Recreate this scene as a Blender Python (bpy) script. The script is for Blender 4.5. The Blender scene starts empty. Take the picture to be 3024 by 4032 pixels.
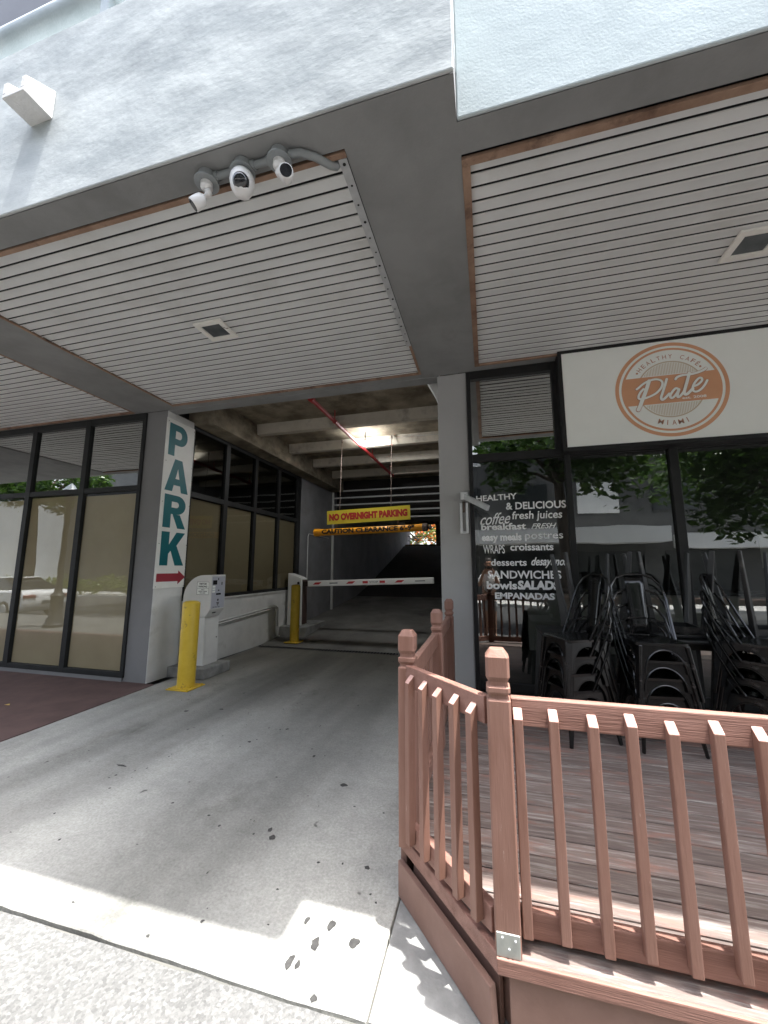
import bpy, bmesh, math, random
from mathutils import Vector, Matrix, Quaternion
R = math.radians
random.seed(7)
S = bpy.context.scene
COL = S.collection

# ------------------------------------------------------------------ camera, world, sun
cam_d = bpy.data.cameras.new("camera")
cam = bpy.data.objects.new("camera", cam_d); COL.objects.link(cam)
cam_d.sensor_fit = 'HORIZONTAL'; cam_d.sensor_width = 36.0; cam_d.lens = 36.0 * 1517.0 / 3024.0
cam_d.clip_start = 0.05; cam_d.clip_end = 600
_r = Vector((0.9670, 0.2573, 0.0)); _f = Vector((-0.2543, 0.9563, 0.1440)).normalized()
_r = (_r - _f * _r.dot(_f)).normalized(); _u = _r.cross(_f)
cam.matrix_world = Matrix(((_r.x, _u.x, -_f.x, 0), (_r.y, _u.y, -_f.y, 0), (_r.z, _u.z, -_f.z, 1.6), (0, 0, 0, 1)))
S.camera = cam
TO_SUN = Vector((0.85, -0.15, 4.014)).normalized()
W = bpy.data.worlds.new("World"); S.world = W; W.use_nodes = True
wn = W.node_tree.nodes; wl = W.node_tree.links
sky = wn.new('ShaderNodeTexSky'); sky.sky_type = 'NISHITA'; sky.sun_disc = False
sky.sun_elevation = math.asin(TO_SUN.z); sky.sun_rotation = math.atan2(TO_SUN.x, TO_SUN.y)
sky.dust_density = 3.0; sky.air_density = 0.9; sky.ozone_density = 1.0
hs = wn.new('ShaderNodeHueSaturation'); hs.inputs['Saturation'].default_value = 0.5   # camera white balance of the photo
wl.new(sky.outputs[0], hs.inputs['Color']); wl.new(hs.outputs[0], wn['Background'].inputs[0]); wn['Background'].inputs[1].default_value = 0.15
sun_d = bpy.data.lights.new("sun", 'SUN'); sun_d.energy = 2.0; sun_d.angle = R(0.6); sun_d.color = (1.0, 0.99, 0.965)
sun = bpy.data.objects.new("sun", sun_d); COL.objects.link(sun)
sun.rotation_euler = TO_SUN.to_track_quat('Z', 'Y').to_euler(); sun.location = (3, -3, 20)
S.view_settings.view_transform = 'Standard'; S.view_settings.look = 'None'
S.view_settings.exposure = 2.85; S.view_settings.gamma = 1.0
try:
    S.cycles.max_bounces = 10; S.cycles.diffuse_bounces = 5; S.cycles.glossy_bounces = 5
    S.cycles.transparent_max_bounces = 12; S.cycles.sample_clamp_indirect = 6
    S.cycles.caustics_reflective = False; S.cycles.caustics_refractive = False
except Exception:
    pass

# ------------------------------------------------------------------ materials
def newmat(name):
    m = bpy.data.materials.new(name); m.use_nodes = True
    return m, m.node_tree.nodes, m.node_tree.links, m.node_tree.nodes['Principled BSDF']

def mat(name, c1, c2=None, rough=0.6, metal=0.0, scale=6.0, stretch=(1, 1, 1), lo=0.35, hi=0.65, bump=0.0, bscale=40.0,
        bdist=0.01, spec=0.4, c3=None, s3=1.2, lo3=0.5, hi3=0.7, world=False, detail=6.0, bstretch=None, bump2=0.0, b2scale=4.0, b2dist=0.03):
    m, n, l, b = newmat(name)
    b.inputs['Roughness'].default_value = rough; b.inputs['Metallic'].default_value = metal
    b.inputs['Specular IOR Level'].default_value = spec
    tc = n.new('ShaderNodeTexCoord'); geo = n.new('ShaderNodeNewGeometry')
    src = geo.outputs['Position'] if world else tc.outputs['Object']
    mp = n.new('ShaderNodeMapping'); mp.inputs['Scale'].default_value = stretch; l.new(src, mp.inputs[0])
    col = None
    if c2 is not None:
        nz = n.new('ShaderNodeTexNoise'); nz.inputs['Scale'].default_value = scale; nz.inputs['Detail'].default_value = detail
        nz.inputs['Roughness'].default_value = 0.6
        l.new(mp.outputs[0], nz.inputs['Vector'])
        cr = n.new('ShaderNodeValToRGB'); cr.color_ramp.elements[0].position = lo; cr.color_ramp.elements[1].position = hi
        cr.color_ramp.elements[0].color = (*c1, 1); cr.color_ramp.elements[1].color = (*c2, 1)
        l.new(nz.outputs['Fac'], cr.inputs[0]); col = cr.outputs[0]
        if c3 is not None:
            n3 = n.new('ShaderNodeTexNoise'); n3.inputs['Scale'].default_value = s3; n3.inputs['Detail'].default_value = 8
            n3.inputs['Roughness'].default_value = 0.65
            l.new(mp.outputs[0], n3.inputs['Vector'])
            r3 = n.new('ShaderNodeValToRGB'); r3.color_ramp.elements[0].position = lo3; r3.color_ramp.elements[1].position = hi3
            l.new(n3.outputs['Fac'], r3.inputs[0])
            mx = n.new('ShaderNodeMixRGB'); l.new(r3.outputs[0], mx.inputs[0]); l.new(col, mx.inputs[1]); mx.inputs[2].default_value = (*c3, 1)
            col = mx.outputs[0]
        l.new(col, b.inputs['Base Color'])
    else:
        b.inputs['Base Color'].default_value = (*c1, 1)
    last = None
    if bump > 0:
        nb = n.new('ShaderNodeTexNoise'); nb.inputs['Scale'].default_value = bscale; nb.inputs['Detail'].default_value = 5
        if bstretch:
            m2 = n.new('ShaderNodeMapping'); m2.inputs['Scale'].default_value = bstretch; l.new(src, m2.inputs[0]); l.new(m2.outputs[0], nb.inputs['Vector'])
        else:
            l.new(mp.outputs[0], nb.inputs['Vector'])
        bp = n.new('ShaderNodeBump'); bp.inputs['Strength'].default_value = bump; bp.inputs['Distance'].default_value = bdist
        l.new(nb.outputs['Fac'], bp.inputs['Height']); last = bp
    if bump2 > 0:
        nb = n.new('ShaderNodeTexNoise'); nb.inputs['Scale'].default_value = b2scale; nb.inputs['Detail'].default_value = 4
        l.new(src, nb.inputs['Vector'])
        bp = n.new('ShaderNodeBump'); bp.inputs['Strength'].default_value = bump2; bp.inputs['Distance'].default_value = b2dist
        l.new(nb.outputs['Fac'], bp.inputs['Height'])
        if last: l.new(last.outputs[0], bp.inputs['Normal'])
        last = bp
    if last: l.new(last.outputs[0], b.inputs['Normal'])
    return m

def glassmat(name, base, k, tint=(0.8, 0.85, 0.82), wav=0.0, rough=0.0, wscale=(1.1, 1.1, 2.2)):
    """window glass: see-through tinted pane with a mirror reflection that grows at grazing angles"""
    m, n, l, b = newmat(name); n.remove(b)
    out = n['Material Output']
    tr = n.new('ShaderNodeBsdfTransparent'); tr.inputs[0].default_value = (*tint, 1)
    gl = n.new('ShaderNodeBsdfGlossy'); gl.inputs['Roughness'].default_value = rough; gl.inputs[0].default_value = (0.93, 0.95, 0.93, 1)
    lw = n.new('ShaderNodeLayerWeight'); lw.inputs[0].default_value = 0.5
    pw = n.new('ShaderNodeMath'); pw.operation = 'POWER'; l.new(lw.outputs['Facing'], pw.inputs[0]); pw.inputs[1].default_value = 4.0
    ma = n.new('ShaderNodeMath'); ma.operation = 'MULTIPLY_ADD'; ma.use_clamp = True
    l.new(pw.outputs[0], ma.inputs[0]); ma.inputs[1].default_value = k; ma.inputs[2].default_value = base
    mx = n.new('ShaderNodeMixShader'); l.new(ma.outputs[0], mx.inputs[0]); l.new(tr.outputs[0], mx.inputs[1]); l.new(gl.outputs[0], mx.inputs[2])
    l.new(mx.outputs[0], out.inputs[0])
    if wav > 0:
        geo = n.new('ShaderNodeNewGeometry'); mp = n.new('ShaderNodeMapping'); mp.inputs['Scale'].default_value = wscale
        l.new(geo.outputs['Position'], mp.inputs[0])
        nz = n.new('ShaderNodeTexNoise'); nz.inputs['Scale'].default_value = 1.0; nz.inputs['Detail'].default_value = 1.5
        l.new(mp.outputs[0], nz.inputs['Vector'])
        bp = n.new('ShaderNodeBump'); bp.inputs['Strength'].default_value = 1.0; bp.inputs['Distance'].default_value = wav
        l.new(nz.outputs['Fac'], bp.inputs['Height']); l.new(bp.outputs[0], gl.inputs['Normal'])
    return m

def emit(name, c, s):
    m, n, l, b = newmat(name)
    b.inputs['Base Color'].default_value = (*c, 1); b.inputs['Emission Color'].default_value = (*c, 1); b.inputs['Emission Strength'].default_value = s
    return m

def leafmat(name, c1, c2):
    m, n, l, b = newmat(name)
    geo = n.new('ShaderNodeNewGeometry'); cr = n.new('ShaderNodeValToRGB')
    cr.color_ramp.elements[0].color = (*c1, 1); cr.color_ramp.elements[1].color = (*c2, 1)
    l.new(geo.outputs['Random Per Island'], cr.inputs[0]); l.new(cr.outputs[0], b.inputs['Base Color'])
    b.inputs['Roughness'].default_value = 0.35
    tr = n.new('ShaderNodeBsdfTranslucent'); l.new(cr.outputs[0], tr.inputs[0])
    mx = n.new('ShaderNodeMixShader'); mx.inputs[0].default_value = 0.4
    l.new(b.outputs[0], mx.inputs[1]); l.new(tr.outputs[0], mx.inputs[2]); l.new(mx.outputs[0], n['Material Output'].inputs[0])
    return m

def drivewaymat():
    m, n, l, b = newmat("driveway_concrete")
    geo = n.new('ShaderNodeNewGeometry')
    def noise(sc, st, det=6, rg=0.6):
        mp = n.new('ShaderNodeMapping'); mp.inputs['Scale'].default_value = st; l.new(geo.outputs['Position'], mp.inputs[0])
        z = n.new('ShaderNodeTexNoise'); z.inputs['Scale'].default_value = sc; z.inputs['Detail'].default_value = det; z.inputs['Roughness'].default_value = rg
        l.new(mp.outputs[0], z.inputs['Vector']); return z.outputs['Fac']
    def ramp(f, a, b_, ca, cb):
        c = n.new('ShaderNodeValToRGB'); c.color_ramp.elements[0].position = a; c.color_ramp.elements[1].position = b_
        c.color_ramp.elements[0].color = (*ca, 1); c.color_ramp.elements[1].color = (*cb, 1); l.new(f, c.inputs[0]); return c.outputs[0]
    def mul(a, b_):
        x = n.new('ShaderNodeMixRGB'); x.blend_type = 'MULTIPLY'; x.inputs[0].default_value = 1; l.new(a, x.inputs[1]); l.new(b_, x.inputs[2]); return x.outputs[0]
    base = ramp(noise(1.6, (1, 1, 1), 9, 0.65), 0.3, 0.7, (0.315, 0.312, 0.29), (0.44, 0.435, 0.40))
    streak = ramp(noise(1.0, (0.95, 0.12, 1), 3), 0.36, 0.60, (0.60, 0.60, 0.595), (1.08, 1.08, 1.08))  # streaks along the drive: tyre bands plus bands of light put into the colour
    fine = mul(ramp(noise(60, (1, 1, 1), 8, 0.75), 0.32, 0.68, (0.72, 0.72, 0.715), (1.16, 1.16, 1.16)), ramp(noise(14, (1, 1, 1), 8, 0.7), 0.3, 0.7, (0.88, 0.88, 0.875), (1.06, 1.06, 1.06)))
    # darker with depth, towards the drain
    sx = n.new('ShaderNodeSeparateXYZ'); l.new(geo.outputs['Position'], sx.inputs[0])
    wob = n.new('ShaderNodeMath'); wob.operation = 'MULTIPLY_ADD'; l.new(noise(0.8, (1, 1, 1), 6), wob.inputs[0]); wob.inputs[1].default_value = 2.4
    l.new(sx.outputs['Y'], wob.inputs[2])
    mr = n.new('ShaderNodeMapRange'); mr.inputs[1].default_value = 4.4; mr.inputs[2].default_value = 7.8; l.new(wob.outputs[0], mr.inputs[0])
    inner_dark = ramp(mr.outputs[0], 0.0, 1.0, (1, 1, 1), (0.40, 0.385, 0.36))
    spots = ramp(noise(7.0, (1, 1, 1), 2), 0.235, 0.27, (0.35, 0.35, 0.35), (1, 1, 1))
    xm = n.new('ShaderNodeMapRange'); xm.inputs[1].default_value = -4.4; xm.inputs[2].default_value = -0.5
    xw = n.new('ShaderNodeMath'); xw.operation = 'MULTIPLY_ADD'; l.new(noise(1.3, (1, .5, 1), 6), xw.inputs[0]); xw.inputs[1].default_value = 0.7; l.new(sx.outputs['X'], xw.inputs[2])
    xs_ = n.new('ShaderNodeMath'); xs_.operation = 'SUBTRACT'; l.new(xw.outputs[0], xs_.inputs[0]); xs_.inputs[1].default_value = 0.35; l.new(xs_.outputs[0], xm.inputs[0])
    tr = n.new('ShaderNodeValToRGB'); l.new(xm.outputs[0], tr.inputs[0]); te = tr.color_ramp.elements
    te[0].position = 0.0; te[0].color = (1.1, 1.1, 1.1, 1); te[1].position = 1.0; te[1].color = (1.06, 1.06, 1.06, 1)
    for p_, v_ in ((.18, 1.04), (.34, .80), (.48, .95), (.64, .66), (.80, .74), (.92, .97)): q_ = te.new(p_); q_.color = (v_, v_, v_, 1)
    stain = ramp(noise(2.4, (1, .55, 1), 9, 0.7), 0.56, 0.72, (1, 1, 1), (0.70, 0.69, 0.67))
    c = mul(mul(mul(mul(mul(mul(base, streak), fine), inner_dark), spots), tr.outputs[0]), stain)
    l.new(c, b.inputs['Base Color']); b.inputs['Roughness'].default_value = 0.85; b.inputs['Specular IOR Level'].default_value = 0.25
    bp = n.new('ShaderNodeBump'); bp.inputs['Strength'].default_value = 0.5; bp.inputs['Distance'].default_value = 0.004
    l.new(noise(70, (1, 1, 1), 4), bp.inputs['Height']); l.new(bp.outputs[0], b.inputs['Normal'])
    return m

def aggregatemat(name, ca, cb, bump=0.8):
    m, n, l, b = newmat(name)
    geo = n.new('ShaderNodeNewGeometry')
    vo = n.new('ShaderNodeTexVoronoi'); vo.inputs['Scale'].default_value = 85; l.new(geo.outputs['Position'], vo.inputs['Vector'])
    cr = n.new('ShaderNodeValToRGB'); cr.color_ramp.elements[0].color = (*ca, 1); cr.color_ramp.elements[1].color = (*cb, 1)
    sp = n.new('ShaderNodeSeparateColor'); l.new(vo.outputs['Color'], sp.inputs[0]); l.new(sp.outputs[0], cr.inputs[0])
    nz = n.new('ShaderNodeTexNoise'); nz.inputs['Scale'].default_value = 2.2; nz.inputs['Detail'].default_value = 8; l.new(geo.outputs['Position'], nz.inputs['Vector'])
    c2 = n.new('ShaderNodeValToRGB'); c2.color_ramp.elements[0].position = 0.3; c2.color_ramp.elements[1].position = 0.7
    c2.color_ramp.elements[0].color = (0.8, 0.8, 0.8, 1); c2.color_ramp.elements[1].color = (1.05, 1.05, 1.05, 1); l.new(nz.outputs['Fac'], c2.inputs[0])
    mx = n.new('ShaderNodeMixRGB'); mx.blend_type = 'MULTIPLY'; mx.inputs[0].default_value = 1; l.new(cr.outputs[0], mx.inputs[1]); l.new(c2.outputs[0], mx.inputs[2])
    l.new(mx.outputs[0], b.inputs['Base Color']); b.inputs['Roughness'].default_value = 0.9
    bp = n.new('ShaderNodeBump'); bp.inputs['Strength'].default_value = bump; bp.inputs['Distance'].default_value = 0.006; bp.invert = True
    l.new(vo.outputs['Distance'], bp.inputs['Height']); l.new(bp.outputs[0], b.inputs['Normal'])
    return m

def deckmat():
    """weathered deck boards: grey wood, flaking red-brown paint, worn pale streaks along the grain"""
    m, n, l, b = newmat("weathered_deck_wood")
    geo = n.new('ShaderNodeNewGeometry')
    rnd = n.new('ShaderNodeMath'); rnd.operation = 'MULTIPLY'; l.new(geo.outputs['Random Per Island'], rnd.inputs[0]); rnd.inputs[1].default_value = 37.0
    cx = n.new('ShaderNodeCombineXYZ'); l.new(rnd.outputs[0], cx.inputs[0]); l.new(rnd.outputs[0], cx.inputs[2])
    ad = n.new('ShaderNodeVectorMath'); l.new(geo.outputs['Position'], ad.inputs[0]); l.new(cx.outputs[0], ad.inputs[1])
    def noise(sc, st, det=8, rg=0.65):
        mp = n.new('ShaderNodeMapping'); mp.inputs['Scale'].default_value = st; l.new(ad.outputs[0], mp.inputs[0])
        z = n.new('ShaderNodeTexNoise'); z.inputs['Scale'].default_value = sc; z.inputs['Detail'].default_value = det; z.inputs['Roughness'].default_value = rg
        l.new(mp.outputs[0], z.inputs['Vector']); return z.outputs['Fac']
    g = noise(5, (0.7, 11, 11), 10, .7); g2 = noise(2.6, (0.9, 4, 4), 10, .72)
    cr = n.new('ShaderNodeValToRGB'); e = cr.color_ramp.elements
    e[0].position = 0.28; e[0].color = (0.085, 0.060, 0.051, 1); e[1].position = 0.52; e[1].color = (0.160, 0.122, 0.106, 1)
    x = e.new(0.66); x.color = (0.29, 0.26, 0.235, 1)
    l.new(g, cr.inputs[0])
    pr = n.new('ShaderNodeValToRGB'); pr.color_ramp.elements[0].position = 0.53; pr.color_ramp.elements[1].position = 0.63
    l.new(g2, pr.inputs[0])
    mx = n.new('ShaderNodeMixRGB'); l.new(pr.outputs[0], mx.inputs[0]); l.new(cr.outputs[0], mx.inputs[1]); mx.inputs[2].default_value = (0.21, 0.115, 0.09, 1)
    tn = n.new('ShaderNodeMapRange'); l.new(geo.outputs['Random Per Island'], tn.inputs[0]); tn.inputs[3].default_value = 0.78; tn.inputs[4].default_value = 1.18
    mt = n.new('ShaderNodeMixRGB'); mt.blend_type = 'MULTIPLY'; mt.inputs[0].default_value = 1; l.new(mx.outputs[0], mt.inputs[1]); l.new(tn.outputs[0], mt.inputs[2])
    l.new(mt.outputs[0], b.inputs['Base Color']); b.inputs['Roughness'].default_value = 0.75
    bp = n.new('ShaderNodeBump'); bp.inputs['Strength'].default_value = 0.5; bp.inputs['Distance'].default_value = 0.004
    l.new(g, bp.inputs['Height']); l.new(bp.outputs[0], b.inputs['Normal'])
    return m

M = {}
M['fascia'] = mat('stucco_paint', (0.52, 0.55, 0.545), (0.39, 0.42, 0.425), rough=0.9, scale=1.7, stretch=(0.6, 1, 1.5), lo=0.42, hi=0.58, bump=0.22, bscale=75, bdist=0.004, bump2=0.5, b2scale=2.6, b2dist=0.03, spec=0.15, c3=(0.33, 0.355, 0.36), s3=1.5, lo3=0.50, hi3=0.70)
M['fascia2'] = mat('stucco_paint_pale', (0.54, 0.605, 0.615), (0.47, 0.53, 0.54), rough=0.9, scale=1.2, lo=0.36, hi=0.64, bump=0.3, bscale=70, bdist=0.004, bump2=0.35, b2scale=1.7, b2dist=0.03, spec=0.15)  # paler tone for the set-back fascia over the cafe
M['soffit'] = mat('grey_paint', (0.23, 0.233, 0.23), (0.285, 0.288, 0.285), rough=0.8, scale=2.2, bump=0.35, bscale=60, bdist=0.003, spec=0.2, c3=(0.20, 0.20, 0.195), s3=1.3, lo3=0.55, hi3=0.75)
M['column'] = mat('column_grey_paint', (0.195, 0.194, 0.194), (0.225, 0.224, 0.224), rough=0.75, scale=1.2, bump=0.25, bscale=90, bdist=0.003, spec=0.3)
M['column_light'] = mat('column_light_paint', (0.38, 0.378, 0.37), (0.42, 0.417, 0.41), rough=0.75, scale=1.3, bump=0.25, bscale=90, bdist=0.003, spec=0.3)
M['white_wall'] = mat('white_wall_paint', (0.58, 0.58, 0.56), (0.68, 0.68, 0.66), rough=0.75, scale=2.5, bump=0.35, bscale=60, bdist=0.004, c3=(0.45, 0.44, 0.41), s3=2.5, lo3=0.58, hi3=0.75)
M['panel'] = mat('ribbed_metal_paint', (0.66, 0.67, 0.665), (0.74, 0.75, 0.74), rough=0.5, scale=1.6, bump=0.12, bscale=80, bdist=0.002, c3=(0.59, 0.59, 0.565), s3=1.1, lo3=0.52, hi3=0.7)
M['panel_lip'] = mat('panel_lip_highlight', (0.80, 0.80, 0.78), rough=0.45)  # whiter than the panel: street light on the lip put into its colour
M['black'] = mat('black_gap', (0.012, 0.012, 0.013), rough=0.8)
M['wood_trim'] = mat('bare_wood_trim', (0.21, 0.125, 0.085), (0.38, 0.255, 0.18), rough=0.8, scale=3, stretch=(1, 1, 1), bump=0.4, bscale=60, c3=(0.10, 0.06, 0.045), s3=4, lo3=0.56, hi3=0.7)
M['galv'] = mat('galvanised_metal', (0.44, 0.45, 0.455), (0.54, 0.55, 0.555), rough=0.5, metal=0.15, scale=12)
M['alum'] = mat('aluminium', (0.66, 0.67, 0.67), (0.76, 0.77, 0.77), rough=0.35, metal=0.4, scale=8)
M['frame'] = mat('black_anodised_frame', (0.013, 0.013, 0.013), (0.020, 0.020, 0.020), rough=0.5, scale=5, spec=0.3)
M['frame_grey'] = mat('dark_grey_frame', (0.016, 0.017, 0.017), (0.022, 0.023, 0.023), rough=0.6, scale=5, spec=0.25)
M['paper'] = mat('brown_paper', (0.47, 0.375, 0.245), (0.54, 0.44, 0.295), rough=0.9, scale=1.1, bump=0.4, bscale=3, bdist=0.02)
M['dark_room'] = mat('dark_interior', (0.05, 0.05, 0.05), (0.07, 0.07, 0.068), rough=0.9, scale=2)
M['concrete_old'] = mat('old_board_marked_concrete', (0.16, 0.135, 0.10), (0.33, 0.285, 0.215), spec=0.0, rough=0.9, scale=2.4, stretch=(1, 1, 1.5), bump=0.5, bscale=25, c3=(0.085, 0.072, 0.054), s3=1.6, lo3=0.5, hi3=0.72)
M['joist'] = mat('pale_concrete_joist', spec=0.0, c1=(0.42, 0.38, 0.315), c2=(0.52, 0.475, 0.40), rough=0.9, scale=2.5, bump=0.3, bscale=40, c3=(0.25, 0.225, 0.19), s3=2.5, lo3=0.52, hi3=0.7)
M['garage_wall'] = mat('garage_wall_paint', (0.19, 0.19, 0.195), (0.25, 0.25, 0.255), rough=0.85, scale=1.3, bump=0.2, bscale=50, c3=(0.17, 0.16, 0.165), s3=1.2, lo3=0.5, hi3=0.75)
M['garage_floor'] = mat('garage_floor_concrete', (0.12, 0.115, 0.105), (0.19, 0.185, 0.17), rough=0.8, scale=1.2, bump=0.3, bscale=50, c3=(0.07, 0.066, 0.06), s3=0.9, lo3=0.5, hi3=0.7, world=True)
M['ramp'] = mat('unlit_ramp_concrete', (0.025, 0.023, 0.022), (0.04, 0.037, 0.034), rough=0.9, scale=1.2)  # near-black colour stands in for the ramp lying unlit
M['driveway'] = drivewaymat()
M['sidewalk'] = aggregatemat('exposed_aggregate', (0.100, 0.099, 0.095), (0.170, 0.168, 0.161))
M['patch'] = mat('patched_concrete', (0.19, 0.19, 0.183), (0.30, 0.30, 0.285), rough=0.9, scale=5, bump=0.6, bscale=60, bdist=0.006, world=True)
M['red_walk'] = mat('red_painted_concrete', (0.085, 0.052, 0.046), (0.115, 0.070, 0.062), rough=0.75, scale=4, bump=0.35, bscale=70, bdist=0.003, world=True)
M['gum'] = mat('old_gum', (0.028, 0.027, 0.026), (0.055, 0.053, 0.050), rough=0.8, scale=30)
M['asphalt'] = mat('asphalt', (0.045, 0.045, 0.047), (0.065, 0.065, 0.066), rough=0.9, scale=3, bump=0.4, bscale=80, world=True)
M['earth'] = mat('earth', (0.10, 0.10, 0.09), (0.14, 0.135, 0.12), rough=0.95, scale=0.5, world=True)
M['farwalk'] = mat('pale_pavement', (0.40, 0.39, 0.37), (0.48, 0.47, 0.45), rough=0.9, scale=1.0, world=True)
M['red_wood'] = mat('red_brown_fence_paint', (0.205, 0.102, 0.072), (0.275, 0.152, 0.115), rough=0.6, scale=5, stretch=(4, 4, 0.5), lo=0.3, hi=0.72, bump=0.35, bscale=9, bstretch=(22, 22, 1.5), bdist=0.004, c3=(0.42, 0.31, 0.25), s3=20, lo3=0.675, hi3=0.70, world=True)
M['red_rail'] = mat('red_brown_rail_paint', (0.205, 0.102, 0.076), (0.29, 0.155, 0.12), rough=0.6, scale=5, stretch=(0.5, 4, 4), bump=0.5, bscale=9, bstretch=(1.2, 22, 30), bdist=0.005)
M['red_skirt'] = mat('red_brown_skirt_paint', (0.195, 0.110, 0.083), (0.255, 0.152, 0.12), rough=0.65, scale=3, bump=0.3, bscale=50, bdist=0.003)
M['endgrain'] = mat('worn_end_grain', (0.36, 0.20, 0.165), (0.48, 0.30, 0.26), rough=0.75, scale=3, stretch=(6, 0.6, 1), lo=0.42, hi=0.58)
M['deck'] = deckmat()
M['zinc_plate'] = mat('zinc_plate', (0.34, 0.35, 0.32), (0.46, 0.46, 0.42), rough=0.5, metal=0.4, scale=9)
M['chair'] = mat('black_powder_coat', (0.003, 0.003, 0.003), (0.006, 0.006, 0.006), rough=0.22, scale=9, c3=(0.07, 0.06, 0.055), s3=9, lo3=0.62, hi3=0.72, spec=0.5)
M['table'] = mat('black_table_metal', (0.007, 0.007, 0.007), (0.014, 0.014, 0.014), rough=0.45, scale=6, c3=(0.13, 0.12, 0.105), s3=3, lo3=0.58, hi3=0.7, spec=0.5)
M['yellow'] = mat('yellow_bollard_paint', (0.60, 0.40, 0.03), (0.68, 0.47, 0.05), rough=0.45, scale=5, c3=(0.27, 0.18, 0.05), s3=6, lo3=0.60, hi3=0.68, bump=0.1, bscale=40)
M['orange'] = mat('orange_bar_plastic', (0.78, 0.31, 0.01), (0.84, 0.37, 0.018), rough=0.4, scale=5)
M['sign_yellow'] = mat('yellow_sign_face', (0.70, 0.55, 0.035), (0.74, 0.60, 0.05), rough=0.5, scale=3)
M['sign_red'] = mat('red_sign_paint', (0.50, 0.035, 0.025), rough=0.5)
M['ink'] = mat('black_ink', (0.025, 0.015, 0.012), rough=0.6)
M['white_metal'] = mat('white_enamel', (0.70, 0.70, 0.67), (0.76, 0.76, 0.73), rough=0.4, scale=3)
M['panel_grey'] = mat('grey_panel_film', (0.44, 0.45, 0.50), (0.48, 0.49, 0.54), rough=0.35, scale=3)
M['screen'] = mat('dark_screen', (0.02, 0.02, 0.022), rough=0.15)
M['brown_cab'] = mat('brown_cabinet_door', (0.075, 0.045, 0.038), (0.095, 0.06, 0.05), rough=0.5, scale=3)
M['arm_red'] = mat('red_reflective', (0.45, 0.03, 0.035), rough=0.35)
M['conduit_white'] = mat('painted_conduit', (0.55, 0.55, 0.53), (0.62, 0.62, 0.60), rough=0.6, scale=5)
M['conduit_grey'] = mat('grey_conduit', (0.24, 0.26, 0.265), (0.30, 0.32, 0.325), rough=0.5, scale=8)
M['cam_white'] = mat('white_camera_plastic', (0.78, 0.77, 0.76), (0.82, 0.81, 0.80), rough=0.3, scale=4)
M['bracket_white'] = mat('white_bracket_paint', (0.62, 0.61, 0.59), (0.70, 0.69, 0.67), rough=0.7, scale=6, bump=0.4, bscale=40)
M['cam_lens'] = mat('black_lens', (0.012, 0.013, 0.016), rough=0.08, spec=0.8)
M['pipe_red'] = mat('red_pipe_paint', (0.34, 0.028, 0.03), (0.42, 0.04, 0.04), rough=0.5, scale=6)
M['rust'] = mat('rusty_steel', (0.10, 0.07, 0.055), (0.17, 0.13, 0.11), rough=0.8, scale=12)
M['teal'] = mat('teal_sign_vinyl', (0.0, 0.115, 0.135), (0.003, 0.135, 0.155), rough=0.5, scale=3)
M['arrow'] = mat('dark_red_vinyl', (0.30, 0.030, 0.045), rough=0.5)
M['sign_white'] = mat('white_sign_board', (0.87, 0.89, 0.84), (0.90, 0.92, 0.87), rough=0.45, scale=3)
M['park_white'] = mat('park_sign_board', (0.74, 0.74, 0.70), (0.80, 0.80, 0.76), rough=0.5, scale=3, c3=(0.66, 0.65, 0.61), s3=2.5, lo3=0.6, hi3=0.75)
M['logo'] = mat('orange_logo_vinyl', (0.68, 0.35, 0.195), (0.72, 0.38, 0.215), rough=0.5, scale=3)
M['logo_pale'] = mat('pale_logo_vinyl', (0.62, 0.52, 0.38), rough=0.5)
M['logo_text'] = mat('brown_logo_text', (0.52, 0.28, 0.19), rough=0.5)
M['vinyl'] = mat('white_window_vinyl', (0.90, 0.90, 0.89), rough=0.5)
M['peel'] = mat('peeling_white_paint', (0.84, 0.82, 0.76), (0.88, 0.86, 0.80), rough=0.7, scale=4, c3=(0.09, 0.055, 0.035), s3=11, lo3=0.64, hi3=0.67, bump=0.4, bscale=30)
M['lens_grey'] = mat('dusty_lamp_lens', (0.07, 0.08, 0.085), (0.12, 0.13, 0.135), rough=0.25, scale=6)
M['upper'] = mat('dark_upper_wall', (0.085, 0.09, 0.105), (0.10, 0.105, 0.12), rough=0.7, scale=2)
M['pipe_blue'] = mat('pale_rail_paint', (0.36, 0.41, 0.43), (0.44, 0.49, 0.51), rough=0.6, scale=4, bump=0.15, bscale=60)
M['lamp'] = emit('lamp_led', (0.97, 0.99, 1.0), 90)
M['glass_side'] = glassmat('side_window_glass', 0.10, 0.7, tint=(0.3, 0.31, 0.3), wav=0.002)
M['glass_cafe'] = glassmat('cafe_window_glass', 0.17, 0.9, tint=(0.55, 0.58, 0.55), wav=0.0012, wscale=(1.4, 1.4, 2.0))
M['glass_top'] = glassmat('mirrored_transom_glass', 0.50, 0.9, tint=(0.4, 0.42, 0.4), wav=0.0032, wscale=(0.9, 0.9, 1.3))
M['glass_toc'] = glassmat('mirrored_transom_glass_flat', 0.55, 0.8, tint=(0.4, 0.42, 0.4), wav=0.0025, wscale=(0.8, 0.8, 1.2))
M['glass_paper'] = glassmat('papered_window_glass', 0.10, 0.55, tint=(0.80, 0.82, 0.78), wav=0.0012, wscale=(1.2, 1.2, 1.6))
M['glass_paper_side'] = glassmat('papered_side_glass_shaded', 0.05, 0.5, tint=(0.55, 0.56, 0.53), wav=0.001)  # tint darkened to carry the garage shade on these panes
M['bark'] = mat('bark', (0.09, 0.07, 0.055), (0.15, 0.12, 0.10), rough=0.9, scale=8, stretch=(1, 1, 0.3), bump=0.6, bscale=20)
M['leaf'] = leafmat('green_leaves', (0.030, 0.075, 0.012), (0.085, 0.16, 0.025))
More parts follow.
